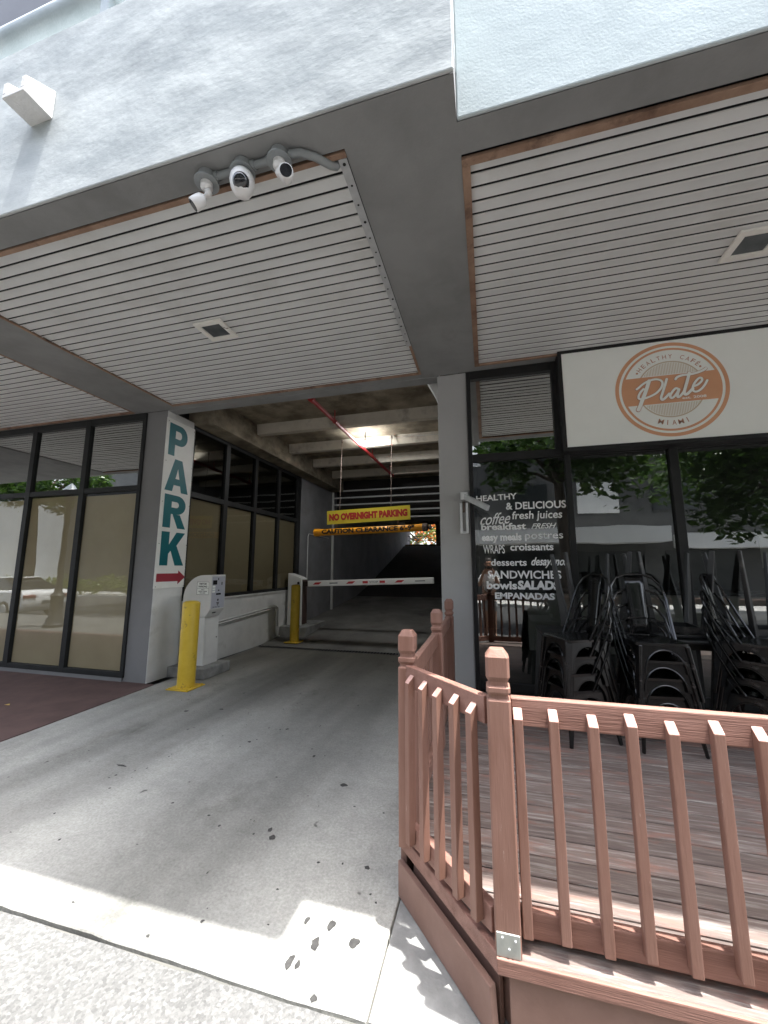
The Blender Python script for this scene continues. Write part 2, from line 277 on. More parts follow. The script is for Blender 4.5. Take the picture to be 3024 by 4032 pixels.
M['leaf_pale'] = leafmat('yellow_green_leaves', (0.10, 0.16, 0.03), (0.20, 0.24, 0.06))
M['blossom'] = leafmat('orange_blossom', (0.55, 0.10, 0.02), (0.70, 0.26, 0.05))
M['leaf_dry'] = mat('dry_leaf', (0.42, 0.27, 0.08), (0.50, 0.34, 0.12), rough=0.7, scale=30)
M['car_paint'] = mat('white_car_paint', (0.78, 0.78, 0.78), rough=0.25, spec=0.6)
M['car_glass'] = mat('dark_car_glass', (0.015, 0.016, 0.018), rough=0.06, spec=0.8)
M['tyre'] = mat('tyre_rubber', (0.02, 0.02, 0.02), rough=0.85)
M['tail'] = mat('red_tail_lamp', (0.22, 0.02, 0.02), rough=0.2)
M['far_white'] = mat('far_white_wall', (0.66, 0.66, 0.64), (0.72, 0.72, 0.70), rough=0.85, scale=0.7)
M['far_dark'] = mat('far_dark_glass', (0.03, 0.033, 0.035), rough=0.15)
M['far_grey'] = mat('far_grey_wall', (0.07, 0.07, 0.068), (0.10, 0.10, 0.097), rough=0.85, scale=0.7)
M['iron'] = mat('dark_cast_iron', (0.03, 0.03, 0.032), (0.045, 0.045, 0.047), rough=0.5, scale=6)
M['counter'] = mat('pale_counter', (0.36, 0.35, 0.33), (0.42, 0.41, 0.39), rough=0.4, scale=4)
M['cup'] = mat('cream_ceramic', (0.68, 0.62, 0.50), rough=0.35)
M['hot_white'] = mat('white_tee', (0.72, 0.72, 0.71), (0.78, 0.78, 0.77), rough=0.85, scale=5)
M['skin'] = mat('skin', (0.45, 0.25, 0.17), (0.50, 0.29, 0.20), rough=0.55, scale=9)
M['shorts'] = mat('grey_shorts', (0.35, 0.35, 0.35), (0.42, 0.42, 0.42), rough=0.85, scale=9)
M['hair'] = mat('dark_hair', (0.02, 0.015, 0.012), (0.04, 0.03, 0.025), rough=0.6, scale=30)

# ------------------------------------------------------------------ mesh helpers
def woff(o):
    v = Vector((0, 0, 0))
    while o is not None:
        v += o.location; o = o.parent
    return v

class MB:
    def __init__(s):
        s.bm = bmesh.new(); s.mi = 0; s.mats = []
    def use(s, m):
        if m not in s.mats: s.mats.append(m)
        s.mi = s.mats.index(m); return s
    def face(s, pts):
        vs = [s.bm.verts.new(p) for p in pts]
        f = s.bm.faces.new(vs); f.material_index = s.mi; return f
    def solid(s, a, b_):
        """two matching loops -> closed solid"""
        n = len(a)
        va = [s.bm.verts.new(p) for p in a]; vb = [s.bm.verts.new(p) for p in b_]
        fs = [s.bm.faces.new(list(reversed(va))), s.bm.faces.new(vb)]
        for i in range(n):
            fs.append(s.bm.faces.new((va[i], va[(i + 1) % n], vb[(i + 1) % n], vb[i])))
        for f in fs: f.material_index = s.mi
        return s
    def box(s, x0, x1, y0, y1, z0, z1):
        return s.solid([(x0, y0, z0), (x1, y0, z0), (x1, y1, z0), (x0, y1, z0)], [(x0, y0, z1), (x1, y0, z1), (x1, y1, z1), (x0, y1, z1)])
    def prism(s, poly, axis, d0, d1):
        def P(p, d):
            if axis == 'X': return (d, p[0], p[1])
            if axis == 'Y': return (p[0], d, p[1])
            return (p[0], p[1], d)
        return s.solid([P(p, d0) for p in poly], [P(p, d1) for p in poly])
    def bar(s, p, q, w, h, w1=None, h1=None, up=(0, 0, 1)):
        p = Vector(p); q = Vector(q); d = (q - p).normalized(); u = Vector(up)
        if abs(d.dot(u)) > 0.97: u = Vector((0, 1, 0))
        a = d.cross(u).normalized(); b_ = a.cross(d).normalized()
        w1 = w if w1 is None else w1; h1 = h if h1 is None else h1
        def loop(c, w, h): return [c - a * w / 2 - b_ * h / 2, c + a * w / 2 - b_ * h / 2, c + a * w / 2 + b_ * h / 2, c - a * w / 2 + b_ * h / 2]
        return s.solid(loop(p, w, h), loop(q, w1, h1))
    def tube(s, pts, r, n=10, radii=None):
        pts = [Vector(p) for p in pts]; k = len(pts)
        t0 = (pts[1] - pts[0]).normalized(); u = Vector((0, 0, 1))
        if abs(t0.dot(u)) > 0.9: u = Vector((1, 0, 0))
        a = t0.cross(u).normalized(); rings = []; prev = t0
        for i, p in enumerate(pts):
            t = ((pts[min(i + 1, k - 1)] - pts[max(i - 1, 0)])).normalized()
            q = prev.rotation_difference(t); a = (q @ a); a = (a - t * a.dot(t)).normalized(); b_ = t.cross(a); prev = t
            rr = radii[i] if radii else r
            rings.append([s.bm.verts.new(p + a * (rr * math.cos(2 * math.pi * j / n)) + b_ * (rr * math.sin(2 * math.pi * j / n))) for j in range(n)])
        for i in range(k - 1):
            for j in range(n):
                f = s.bm.faces.new((rings[i][j], rings[i][(j + 1) % n], rings[i + 1][(j + 1) % n], rings[i + 1][j])); f.material_index = s.mi; f.smooth = True
        for rg, rev in ((rings[0], True), (rings[-1], False)):
            f = s.bm.faces.new(list(reversed(rg)) if rev else rg); f.material_index = s.mi
        return s
    def lathe(s, prof, c, axis=(0, 0, 1), n=24):
        """profile (r, h) along axis from c"""
        ax = Vector(axis).normalized(); u = Vector((1, 0, 0)) if abs(ax.x) < 0.9 else Vector((0, 1, 0))
        a = ax.cross(u).normalized(); b_ = ax.cross(a); c = Vector(c); rings = []
        for r, h in prof:
            rings.append([s.bm.verts.new(c + ax * h + a * (max(r, 1e-4) * math.cos(2 * math.pi * j / n)) + b_ * (max(r, 1e-4) * math.sin(2 * math.pi * j / n))) for j in range(n)])
        for i in range(len(rings) - 1):
            for j in range(n):
                f = s.bm.faces.new((rings[i][j], rings[i][(j + 1) % n], rings[i + 1][(j + 1) % n], rings[i + 1][j])); f.material_index = s.mi; f.smooth = True
        for rg in (rings[0], rings[-1]):
            f = s.bm.faces.new(rg); f.material_index = s.mi
        return s
    def annulus(s, c, U, V, r0, r1, n=72, a0=0, a1=2 * math.pi):
        c = Vector(c); U = Vector(U); V = Vector(V)
        P = lambda r, t: c + U * (r * math.cos(t)) + V * (r * math.sin(t))
        for i in range(n):
            t0 = a0 + (a1 - a0) * i / n; t1 = a0 + (a1 - a0) * (i + 1) / n
            if r0 > 1e-5: s.face([P(r0, t0), P(r1, t0), P(r1, t1), P(r0, t1)])
            else: s.face([c, P(r1, t0), P(r1, t1)])
        return s
    def text(s, body, o, U, V, box, bold=0.0, shear=0.0, rot=0.0, keep=False):
        """letters laid flat on plane (o, U, V), fitted to box = (u0, u1, v0, v1)"""
        c = bpy.data.curves.new("txt", 'FONT'); c.body = body; c.size = 1; c.offset = bold; c.shear = shear; c.resolution_u = 3
        ob = bpy.data.objects.new("txt", c); COL.objects.link(ob)
        dg = bpy.context.evaluated_depsgraph_get(); me = bpy.data.meshes.new_from_object(ob.evaluated_get(dg))
        xs = [v.co.x for v in me.vertices]; ys = [v.co.y for v in me.vertices]
        x0, x1, y0, y1 = min(xs), max(xs), min(ys), max(ys)
        sx = (box[1] - box[0]) / max(x1 - x0, 1e-6); sy = (box[3] - box[2]) / max(y1 - y0, 1e-6)
        if keep: sx = sy
        o = Vector(o); U = Vector(U); V = Vector(V); cu = (box[0] + box[1]) / 2; cv = (box[2] + box[3]) / 2
        cs, sn = math.cos(rot), math.sin(rot); vs = []
        for v in me.vertices:
            a = (v.co.x - (x0 + x1) / 2) * sx; b_ = (v.co.y - (y0 + y1) / 2) * sy
            vs.append(s.bm.verts.new(o + U * (cu + a * cs - b_ * sn) + V * (cv + a * sn + b_ * cs)))
        for p in me.polygons:
            try:
                f = s.bm.faces.new([vs[i] for i in p.vertices]); f.material_index = s.mi
            except ValueError: pass
        bpy.data.objects.remove(ob); bpy.data.meshes.remove(me); bpy.data.curves.remove(c)
        return s
    def ribbon(s, pts, o, U, V, w, w2=None, dz=2.5e-5):
        """flat brush stroke on a plane, smoothed through pts (u, v)"""
        P = [Vector((p[0], p[1])) for p in pts]; out = []
        for i in range(len(P) - 1):
            p0 = P[max(i - 1, 0)]; p1 = P[i]; p2 = P[i + 1]; p3 = P[min(i + 2, len(P) - 1)]
            for k in range(6):
                t = k / 6
                out.append(0.5 * ((2 * p1) + (p2 - p0) * t + (2 * p0 - 5 * p1 + 4 * p2 - p3) * t * t + (3 * p1 - p0 - 3 * p2 + p3) * t ** 3))
        out.append(P[-1]); o = Vector(o); U = Vector(U); V = Vector(V); m = len(out); L = []
        N = U.cross(V); cnt = [0]
        def W3(q, k=0): return o + U * q.x + V * q.y + N * (dz * k)
        for i, p in enumerate(out):
            d = out[min(i + 1, m - 1)] - out[max(i - 1, 0)]; d = d.normalized() if d.length > 0 else Vector((1, 0)); nn = Vector((-d.y, d.x))
            ww = w if w2 is None else w + (w2 - w) * i / (m - 1)
            L.append((p + nn * ww / 2, p - nn * ww / 2))
        for i in range(m - 1): s.face([W3(L[i][0], i), W3(L[i][1], i), W3(L[i + 1][1], i), W3(L[i + 1][0], i)])
        for kk, p in enumerate((out[0], out[-1])):
            s.face([W3(p + Vector((math.cos(k * math.pi / 6), math.sin(k * math.pi / 6))) * w / 2, m + 2 + kk) for k in range(12)])
        return s
    def build(s, name, m=None, parent=None, bevel=0.0, seg=2, smooth=False, angle=35, fix=True):
        me = bpy.data.meshes.new(name); off = woff(parent)
        if fix: bmesh.ops.recalc_face_normals(s.bm, faces=s.bm.faces)
        if off.length > 0: bmesh.ops.translate(s.bm, verts=s.bm.verts, vec=-off)
        if smooth:
            ca = R(angle)
            for f in s.bm.faces: f.smooth = True
            for e in s.bm.edges:
                if len(e.link_faces) == 2 and e.calc_face_angle(0) > ca: e.smooth = False
        else:
            ca = R(40)
            for e in s.bm.edges:
                if len(e.link_faces) == 2 and e.calc_face_angle(0) > ca: e.smooth = False
        s.bm.to_mesh(me); s.bm.free()
        if m is not None: me.materials.append(M[m])
        else:
            for k in s.mats: me.materials.append(M[k])
        o = bpy.data.objects.new(name, me); COL.objects.link(o)
        if parent is not None: o.parent = parent
        if bevel > 0:
            b = o.modifiers.new("bevel", 'BEVEL'); b.width = bevel; b.segments = seg; b.limit_method = 'ANGLE'; b.angle_limit = R(35)
        return o

def tag(o, label=None, cat=None, group=None, kind=None):
    if label: o['label'] = label
    if cat: o['category'] = cat
    if group: o['group'] = group
    if kind: o['kind'] = kind
    return o
def thing(name, label, cat, loc=(0, 0, 0), group=None):
    o = bpy.data.objects.new(name, None); COL.objects.link(o); o.location = loc; o.empty_display_size = 0.1
    return tag(o, label, cat, group)
def copy_tree(o, parent=None):
    c = o.copy(); COL.objects.link(c)
    if parent is not None: c.parent = parent
    for ch in [x for x in bpy.data.objects if x.parent == o]: copy_tree(ch, c)
    return c
def struct(o): o['kind'] = 'structure'; return o
X3, Y3, Z3 = (1, 0, 0), (0, 1, 0), (0, 0, 1)
YF = 4.617      # shopfront plane
ZS = 4.014      # soffit underside

# ------------------------------------------------------------------ ground
b = MB(); b.face([(-250, -250, -0.42), (250, -250, -0.42), (250, 250, -0.42), (-250, 250, -0.42)]); struct(b.build('ground', 'earth'))
b = MB(); b.box(-80, 80, -10.5, -0.95, -0.5, -0.30); struct(b.build('road', 'asphalt'))
b = MB(); b.box(-80, 80, -13.9, -10.5, -0.5, -0.16); struct(b.build('far_pavement', 'farwalk'))
jr = random.Random(5)
def ragged(x0, x1, y, amp, step=.06):
    n = max(2, int((x1 - x0) / step)); w = 0; out = []
    for i in range(n + 1):
        w = .75 * w + jr.uniform(-amp, amp); out.append((x0 + (x1 - x0) * i / n, y + w))
    return out
pts = [(40, -0.95), (40, 1.537)] + list(reversed(ragged(-7, 2, 1.536, .0045))) + [(-40, 1.537), (-40, -0.95)]
b = MB(); b.prism(pts, 'Z', -0.4, 0.0); struct(b.build('sidewalk', 'sidewalk', bevel=0.005, seg=1))
b = MB()
b.prism(ragged(-4.42, -0.478, 1.555, .0035) + [(-0.478, 7.27), (-4.66, 7.27), (-4.52, 4.62), (-4.44, 3.0)], 'Z', -0.3, 0.0)
driveway = struct(b.build('driveway', 'driveway', bevel=0.005, seg=1))
b = MB(); b.solid([(-14, 1.552, -0.3), (-4.43, 1.552, -0.3), (-4.45, 3.0, -0.3), (-4.53, 4.62, -0.3), (-14, 4.62, -0.3)],
                  [(-14, 1.552, 0.004), (-4.43, 1.552, 0.004), (-4.45, 3.0, 0.004), (-4.53, 4.62, 0.004), (-14, 4.62, 0.004)])
struct(b.build('red_footpath', 'red_walk'))
b = MB(); b.box(-0.470, 8, 1.552, 4.6, -0.3, -0.002); struct(b.build('concrete_apron', 'patch'))
b = MB(); b.box(-40, 8, 1.539, 1.552, -0.3, -0.018); b.box(-0.478, -0.470, 1.552, 4.6, -0.3, -0.02); struct(b.build('pavement_joint', 'earth'))
# flattened gum and oil spots on the concrete
b = MB(); rg = random.Random(3)
def spot(x, y, rx, ry, z=0.0022):
    ph = rg.random() * 6; n = 14
    b.face([(x + rx * (1 + 0.22 * math.sin(2 * t + ph) + 0.14 * math.sin(5 * t + 2 * ph)) * math.cos(t), y + ry * (1 + 0.2 * math.sin(3 * t + ph)) * math.sin(t), z) for t in [2 * math.pi * i / n for i in range(n)]])
for q in [(-1.092, 2.948, .025, .022), (-1.356, 2.365, .014, .02), (-1.306, 2.308, .018, .022), (-0.687, 2.229, .016, .013), (-0.776, 1.765, .019, .03), (-0.742, 1.866, .016, .027),
          (-0.615, 1.814, .022, .024), (-0.845, 1.669, .017, .03), (-0.807, 1.666, .009, .02), (-0.69, 1.569, .012, .014), (-0.86, 1.86, .011, .02), (-2.95, 2.75, .05, .012),
          (-3.35, 3.9, .03, .02), (-3.0, 4.05, .025, .018), (-2.2, 3.4, .02, .014), (-2.0, 3.75, .016, .016), (-1.5, 3.3, .014, .02), (-0.62, 2.07, .007, .006), (-0.58, 2.03, .006, .006)]: spot(*q)
for i in range(110): spot(rg.uniform(-3.9, -0.6), rg.uniform(1.6, 6.0), rg.uniform(.003, .010), rg.uniform(.003, .010))
b.build('gum_spots', 'gum', driveway, fix=False)
leaf = MB(); leaf.face([(-5.56, 3.50, 0.008), (-5.52, 3.485, 0.016), (-5.475, 3.505, 0.010), (-5.50, 3.525, 0.020), (-5.535, 3.525, 0.012)])
tag(leaf.build('fallen_leaf', 'leaf_dry'), 'small yellow dry leaf lying on the red footpath', 'leaf')

# garage floor: level to the drain, rising gently, then a steep ramp
b = MB()
prof = [(7.43, 0.0), (8.0, 0.05), (9.5, 0.22), (11.3, 0.37), (13.6, 0.59)]
pr2 = [(13.6, 0.59), (15.2, 0.93), (16.7, 1.36), (19.5, 2.12), (22.0, 2.84), (23.2, 2.90), (30, 2.90)]
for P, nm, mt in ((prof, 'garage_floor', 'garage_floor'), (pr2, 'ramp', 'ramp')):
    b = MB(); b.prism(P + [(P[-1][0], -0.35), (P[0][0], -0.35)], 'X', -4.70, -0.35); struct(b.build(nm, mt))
g = thing('trench_drain', 'dark metal grated drain across the driveway at the garage mouth', 'drain', (-2.6, 7.35, 0))
b = MB()
for i in range(66): b.box(-4.62 + i * 0.0625, -4.62 + i * 0.0625 + 0.03, 7.285, 7.415, -0.012, 0.001)
b.box(-4.66, -0.48, 7.27, 7.285, -0.1, 0.001); b.box(-4.66, -0.48, 7.415, 7.43, -0.1, 0.001)
b.build('grate', 'iron', g)
b = MB(); b.box(-4.66, -0.48, 7.285, 7.415, -0.3, -0.06); b.build('channel', 'black', g)

# ------------------------------------------------------------------ building
B = thing('commercial_building', 'pale stucco building with a deep grey soffit over the garage entry and shopfronts', 'building', (-2.6, 4.6, 0))
b = MB(); b.box(-14, -0.07, 1.58, 1.60, ZS - .001, 5.45); b.box(-14, -0.07, 1.601, 1.80, 4.302, 5.449); b.build('fascia', 'fascia', B, bevel=0.008)
b = MB(); b.box(-0.07, 14, 1.80, 1.82, ZS - .001, 5.45); b.box(-0.07, 14, 1.821, 2.02, 4.302, 5.449); fo = b.build('fascia', 'fascia2', B, bevel=0.008); fo['label'] = 'brighter fascia set back over the cafe'
P0 = (-9.4, -5.27, 1.80, 4.585); P1 = (-4.50, -0.715, 1.79, 4.52); P2 = (-0.06, 4.6, 2.0, 4.50)
b = MB()
def slab(x0, x1, y0, y1, z0=ZS, z1=4.30): b.box(x0, x1, y0, y1, z0, z1)
slab(-14, P0[0], 1.602, YF - .002); slab(P0[1], P1[0], 1.602, YF - .002); slab(P1[1], P2[0] - .012, 1.602, YF - .002)
slab(P0[0], P0[1], 1.602, P0[2]); slab(P1[0], P1[1], 1.602, P1[2]); slab(P2[0], P2[1], 1.822, P2[2])
slab(P0[0], P0[1], P0[3], YF - .002); slab(P1[0], P1[1], P1[3], YF - .002); slab(P2[0], P2[1], P2[3], YF - .002); slab(P2[1], 14, 1.822, YF - .002)
slab(P2[0] - .012, P2[0], 1.822, YF - .002)
b.box(-4.68, -0.53, YF + .0, 4.78, 4.002, 4.6)
b.build('soffit', 'soffit', B)
b = MB(); b.box(-14, 14, 1.803, 4.60, 4.32, 4.5); b.box(-14, -4.81, 4.601, 9.09, 4.32, 4.5); b.box(-0.305, 14, 4.601, 9.15, 4.32, 4.5); b.box(-14, 14, 1.803, 2.4, 4.502, 5.44); b.build('roof', 'fascia', B)
b = MB(); b.box(-14, 14, 2.9, 10, 4.502, 20.0); b.box(-14, -4.6, 2.75, 2.9, 4.502, 20.0); b.build('upper_wall', 'upper', B)
def ribbed(P, trims):
    x0, x1, y0, y1 = P
    b = MB(); b.use('panel')
    p = 0.0975; n = int((y1 - y0 - 0.07) / p); ys = y0 + 0.055
    xa, xb = x0 + 0.02, x1 - 0.02
    b.use('panel')
    for i in range(n + 1):
        a = ys + i * p; e = min(a + p, y1 - 0.012)
        if e - a < 0.03: break
        j = 0.0012 * math.sin(i * 2.3)
        g0 = e - 0.0205
        prof = [(a, 4.036 + j), (g0, 4.033 + j), (g0 + 0.002, 4.060), (e - 0.006, 4.060), (e - 0.0058, 4.034 + j), (e - 0.0052, 4.025 + j), (e, 4.026 + j)]
        for k in range(len(prof) - 1):
            b.use('black' if k in (1, 2, 3) else ('panel_lip' if k >= 4 else 'panel'))  # groove faces coloured black for their shade, lip whitened as a highlight
            b.face([(xa, *prof[k]), (xb, *prof[k]), (xb, *prof[k + 1]), (xa, *prof[k + 1])])
    b.use('black'); b.box(x0 + .001, x1 - .001, y0 + .001, y1 - .001, 4.0605, 4.075)
    o = b.build('ceiling_panel', None, B, fix=False)
    for (m, bx) in trims:
        t = MB(); t.box(*bx); t.build('wood_trim' if m != 'galv' else 'metal_angle', m, o, bevel=0.003)
    return o
pa = ribbed(P0, [('wood_trim', (P0[0], P0[1] - .03, P0[3] - .05, P0[3], 4.008, 4.03)), ('wood_trim', (P0[1] - .03, P0[1], P0[2], P0[3], 4.010, 4.03)), ('wood_trim', (P0[0], P0[1] - .03, P0[2], P0[2] + .035, 4.008, 4.03))])
pb = ribbed(P1, [('wood_trim', (P1[0], P1[1], P1[2] + .0125, P1[2] + .045, 4.006, 4.03)), ('wood_trim', (P1[1] - .03, P1[1], 3.86, P1[3] - .03, 4.006, 4.03)),
                 ('wood_trim', (P1[0], P1[1], P1[3] - .03, P1[3], 4.008, 4.03)), ('wood_trim', (P1[0], P1[0] + .018, P1[2] + .06, P1[3] - .03, 4.010, 4.03))])
t = MB(); t.box(P1[1] - .055, P1[1] - .003, P1[2] + .046, 3.855, 4.004, 4.010); t.box(P1[1] - .055, P1[1] - .049, P1[2] + .046, 3.855, 4.0101, 4.032)
ma = t.build('metal_angle', 'galv', pb)
for i in range(15):
    yy = P1[2] + .075 + i * 0.135
    t = MB(); t.lathe([(0.0, 0.0), (0.007 if i % 3 else 0.010, 0.0), (0.007 if i % 3 else 0.010, 0.002), (0.0, 0.002)], (P1[1] - .028 + .006 * math.sin(i * 3), yy, 4.0018), n=10)
    t.build('bolt_hole', 'black', ma)
pc = ribbed(P2, [('wood_trim', (P2[0], P2[1], P2[2] + .0225, P2[2] + .070, 4.004, 4.03)), ('wood_trim', (P2[0], P2[0] + .050, P2[2] + .071, P2[3] - .03, 4.006, 4.03)), ('wood_trim', (P2[0], P2[1], P2[3] - .03, P2[3], 4.008, 4.03))])
# columns
b = MB(); b.use('column'); b.box(-5.08, -4.68, YF, 5.17, 0, ZS - .002)
co = b.build('column', None, B, bevel=0.006)
b = MB(); b.box(-4.6795, -4.668, YF + .004, 5.168, 0.001, ZS - .004); b.build('column_side', 'white_wall', co)
b = MB(); b.box(-0.53, -0.172, YF, 5.1, 0, ZS - .002); co2 = b.build('column', 'column_light', B, bevel=0.008)
b = MB(); b.prism([(-0.531, 3.70), (-0.531, 4.20), (-0.75, 4.20), (-0.70, 4.10), (-0.60, 3.90)], 'Y', 4.86, 5.05); b.build('haunch', 'white_wall', co2)

# --- left shopfront (front) frames and panes
def frame_boxes(b, us, z0, z1, zt, w=0.055, plane='Y', d0=YF - .03, d1=YF + .05):
    pass
b = MB()
xs = [(-5.115, -5.055), (-6.27, -6.17), (-7.45, -7.35), (-8.62, -8.52), (-9.8, -9.7)]
for x0, x1 in xs: b.box(x0, x1, YF - .028, YF + .05, 0.06, 4.0)
b.box(-9.8, -5.056, YF - .025, YF + .047, 3.90, 3.998); b.box(-9.8, -5.056, YF - .025, YF + .047, 0.058, 0.13); b.box(-9.8, -5.056, YF - .024, YF + .046, 2.775, 2.855)
fl = b.build('window_frame', 'frame_grey', B, bevel=0.004)
b = MB(); b.box(-9.8, -5.081, YF - .02, YF + .3, 0.0, 0.057); b.build('sill', 'column', B)
for i in range(4):
    xa, xb = xs[i + 1][1], xs[i][0]
    b = MB(); b.face([(xa, YF + .010, 2.857), (xb, YF + .010, 2.857), (xb, YF + .010, 3.898), (xa, YF + .010, 3.898)]); b.build('pane', 'glass_top', fl, fix=False)
    b = MB(); b.face([(xa, YF + .010, .132), (xb, YF + .010, .132), (xb, YF + .010, 2.773), (xa, YF + .010, 2.773)]); b.build('pane', 'glass_paper', fl, fix=False)
    b = MB(); b.box(xa + .004, xb - .004, YF + .03, YF + .034, 0.133, 2.735 + 0.02 * (i % 2)); b.build('brown_paper', 'paper', fl)
b = MB(); b.box(-5.145, -5.118, YF + .018, YF + .026, 0.135, 2.74); b.build('white_edge', 'white_metal', fl)
# --- side windows along the driveway
b = MB(); ym = [(5.17, 5.20), (6.02, 6.13), (6.97, 7.07), (7.92, 8.02), (8.86, 9.05)]
for y0, y1 in ym: b.box(-4.74, -4.655, y0, y1, 1.085, 3.968)
b.box(-4.738, -4.657, 5.2, 9.05, 2.76, 2.85); b.box(-4.738, -4.657, 5.2, 9.05, 1.084, 1.14); b.box(-4.738, -4.657, 5.2, 9.05, 3.90, 3.966)
fs = b.build('window_frame', 'frame', B, bevel=0.003)
for i in range(4):
    ya, yb = ym[i][1], ym[i + 1][0]
    b = MB(); b.face([(-4.695, ya, 2.852), (-4.695, yb, 2.852), (-4.695, yb, 3.898), (-4.695, ya, 3.898)]); b.build('pane', 'glass_side', fs, fix=False)
    b = MB(); b.face([(-4.695, ya, 1.142), (-4.695, yb, 1.142), (-4.695, yb, 2.758), (-4.695, ya, 2.758)]); b.build('pane', 'glass_paper_side', fs, fix=False)
    b = MB(); b.box(-4.725, -4.721, ya + .003, yb - .003, 1.143, 2.75); b.build('brown_paper', 'paper', fs)
b = MB(); b.box(-4.90, -4.672, 5.171, 9.1, 0, 1.05); b.box(-4.90, -4.650, 5.171, 9.1, 1.051, 1.083); b.build('low_wall', 'white_wall', B, bevel=0.004)
b = MB(); b.box(-14, -9.96, YF, 5.0, 0, ZS - .002); b.build('end_wall', 'column', B, bevel=0.006)
# shop room shells (dark inside)
b = MB(); b.use('dark_room')
b.box(-9.9, -4.81, 8.97, 9.09, 0, 4.3); b.box(-4.8095, -4.72, 8.97, 9.09, 0, 3.965); b.box(-9.95, -9.81, YF, 9.09, 0, 4.3); b.box(-9.8, -4.95, YF + .31, 8.94, -0.1, 0.02); b.box(-9.8, -4.95, YF + .06, 8.94, 4.02, 4.29)
b.build('shop_room', None, B)
b = MB(); b.box(-0.17, 9, 9.0, 9.15, 0, 4.3); b.box(-0.3, -0.171, 5.11, 9.15, 0, 4.3); b.box(8.86, 9, 4.7, 8.99, 0, 4.3); b.box(-0.17, 8.85, 4.7, 8.99, -0.1, 0.30); b.box(-0.17, 8.85, 4.7, 8.99, 4.02, 4.29)
b.build('cafe_room', 'dark_room', B)

# --- cafe shopfront
b = MB(); xc = [(-0.170, -0.125), (0.80, 0.925), (1.90, 1.985), (2.98, 3.07), (4.07, 4.16), (5.2, 5.3)]
for i, (x0, x1) in enumerate(xc):
    if i == 1: b.box(.80, .925, YF - .03, YF + .05, 2.90, 3.996); b.box(.885, .945, YF - .03, YF + .05, 0.27, 2.90)
    else: b.box(x0, x1, YF - .03, YF + .05, 0.27, 3.996)
b.box(-0.125, 5.3, YF - .028, YF + .047, 2.855, 2.945); b.box(-0.125, 0.8, YF - .028, YF + .047, 3.90, 3.994); b.box(-0.125, 5.3, YF - .028, YF + .047, 0.272, 0.36)
fc = b.build('window_frame', 'frame', B, bevel=0.004)
b = MB(); b.face([(-.125, YF + .010, 2.947), (.8, YF + .010, 2.947), (.8, YF + .010, 3.898), (-.125, YF + .010, 3.898)]); b.build('pane', 'glass_toc', fc, fix=False)
for i in range(5):
    xa = xc[i][1] + (.02 if i == 1 else 0); xb = xc[i + 1][0] + (.085 if i == 0 else 0)
    b = MB(); b.face([(xa, YF + .010, .362), (xb, YF + .010, .362), (xb, YF + .010, 2.853), (xa, YF + .010, 2.853)]); b.build('pane', 'glass_cafe', fc, fix=False)
b = MB(); b.box(0.926, 5.3, YF - .02, YF + .04, 2.947, 3.99); b.build('sign_backing', 'frame', B)

# --- garage interior
G = thing('parking_garage', 'dim concrete parking garage behind the entry with joists and a rising ramp', 'garage', (-2.6, 9, 0))
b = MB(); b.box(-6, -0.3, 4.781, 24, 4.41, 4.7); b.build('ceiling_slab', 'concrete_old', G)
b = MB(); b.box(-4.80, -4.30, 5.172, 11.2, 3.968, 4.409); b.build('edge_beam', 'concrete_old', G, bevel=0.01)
for k in range(4):
    y = 6.42 + k * 1.28
    b = MB(); b.solid([(-4.299, y, 4.205), (-0.47, y, 4.205), (-0.47, y + .13, 4.205), (-4.299, y + .13, 4.205)], [(-4.299, y - .03, 4.4095), (-0.47, y - .03, 4.4095), (-0.47, y + .17, 4.4095), (-4.299, y + .17, 4.4095)])
    b.build('joist', 'joist', G, bevel=0.008)
b = MB(); b.box(-4.9, -4.668, 9.101, 24, 0, 4.409); b.build('side_wall', 'garage_wall', G, bevel=0.006)
b = MB(); b.box(-0.47, -0.31, 5.101, 24, 0, 4.409); b.build('side_wall', 'garage_wall', G)
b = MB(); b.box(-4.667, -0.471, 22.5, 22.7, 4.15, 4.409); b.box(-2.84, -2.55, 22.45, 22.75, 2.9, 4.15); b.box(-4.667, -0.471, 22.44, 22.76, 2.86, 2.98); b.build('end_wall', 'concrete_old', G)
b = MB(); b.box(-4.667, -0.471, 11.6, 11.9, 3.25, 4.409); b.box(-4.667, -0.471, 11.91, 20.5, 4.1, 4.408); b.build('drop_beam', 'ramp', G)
gr = thing('overhead_grille', 'pale horizontal bar grille hanging below the ceiling beyond the signs', 'grille', (-2.6, 11.2, 3.1))
b = MB()
for zz in (3.12, 3.34, 3.56, 3.78, 4.0): b.box(-4.60, -0.48, 11.17, 11.21, zz - .02, zz + .02)
b.box(-4.66, -4.60, 11.16, 11.22, 0.36, 4.15); b.build('bars', 'conduit_white', gr)
# ramp railing at the top of the ramp
rr = thing('ramp_guardrail', 'thin dark guardrail in the bright opening at the top of the ramp', 'railing', (-2.6, 23.0, 2.9))
b = MB()
for zz in (3.22, 3.48): b.box(-4.6, -3.2, 22.98, 23.01, zz, zz + .035); b.box(-2.3, -0.6, 22.98, 23.01, zz, zz + .035)
for xx in (-4.5, -3.22, -2.3, -0.7): b.box(xx, xx + .035, 22.97, 23.02, 2.9, 3.52)
b.build('rails', 'iron', rr)

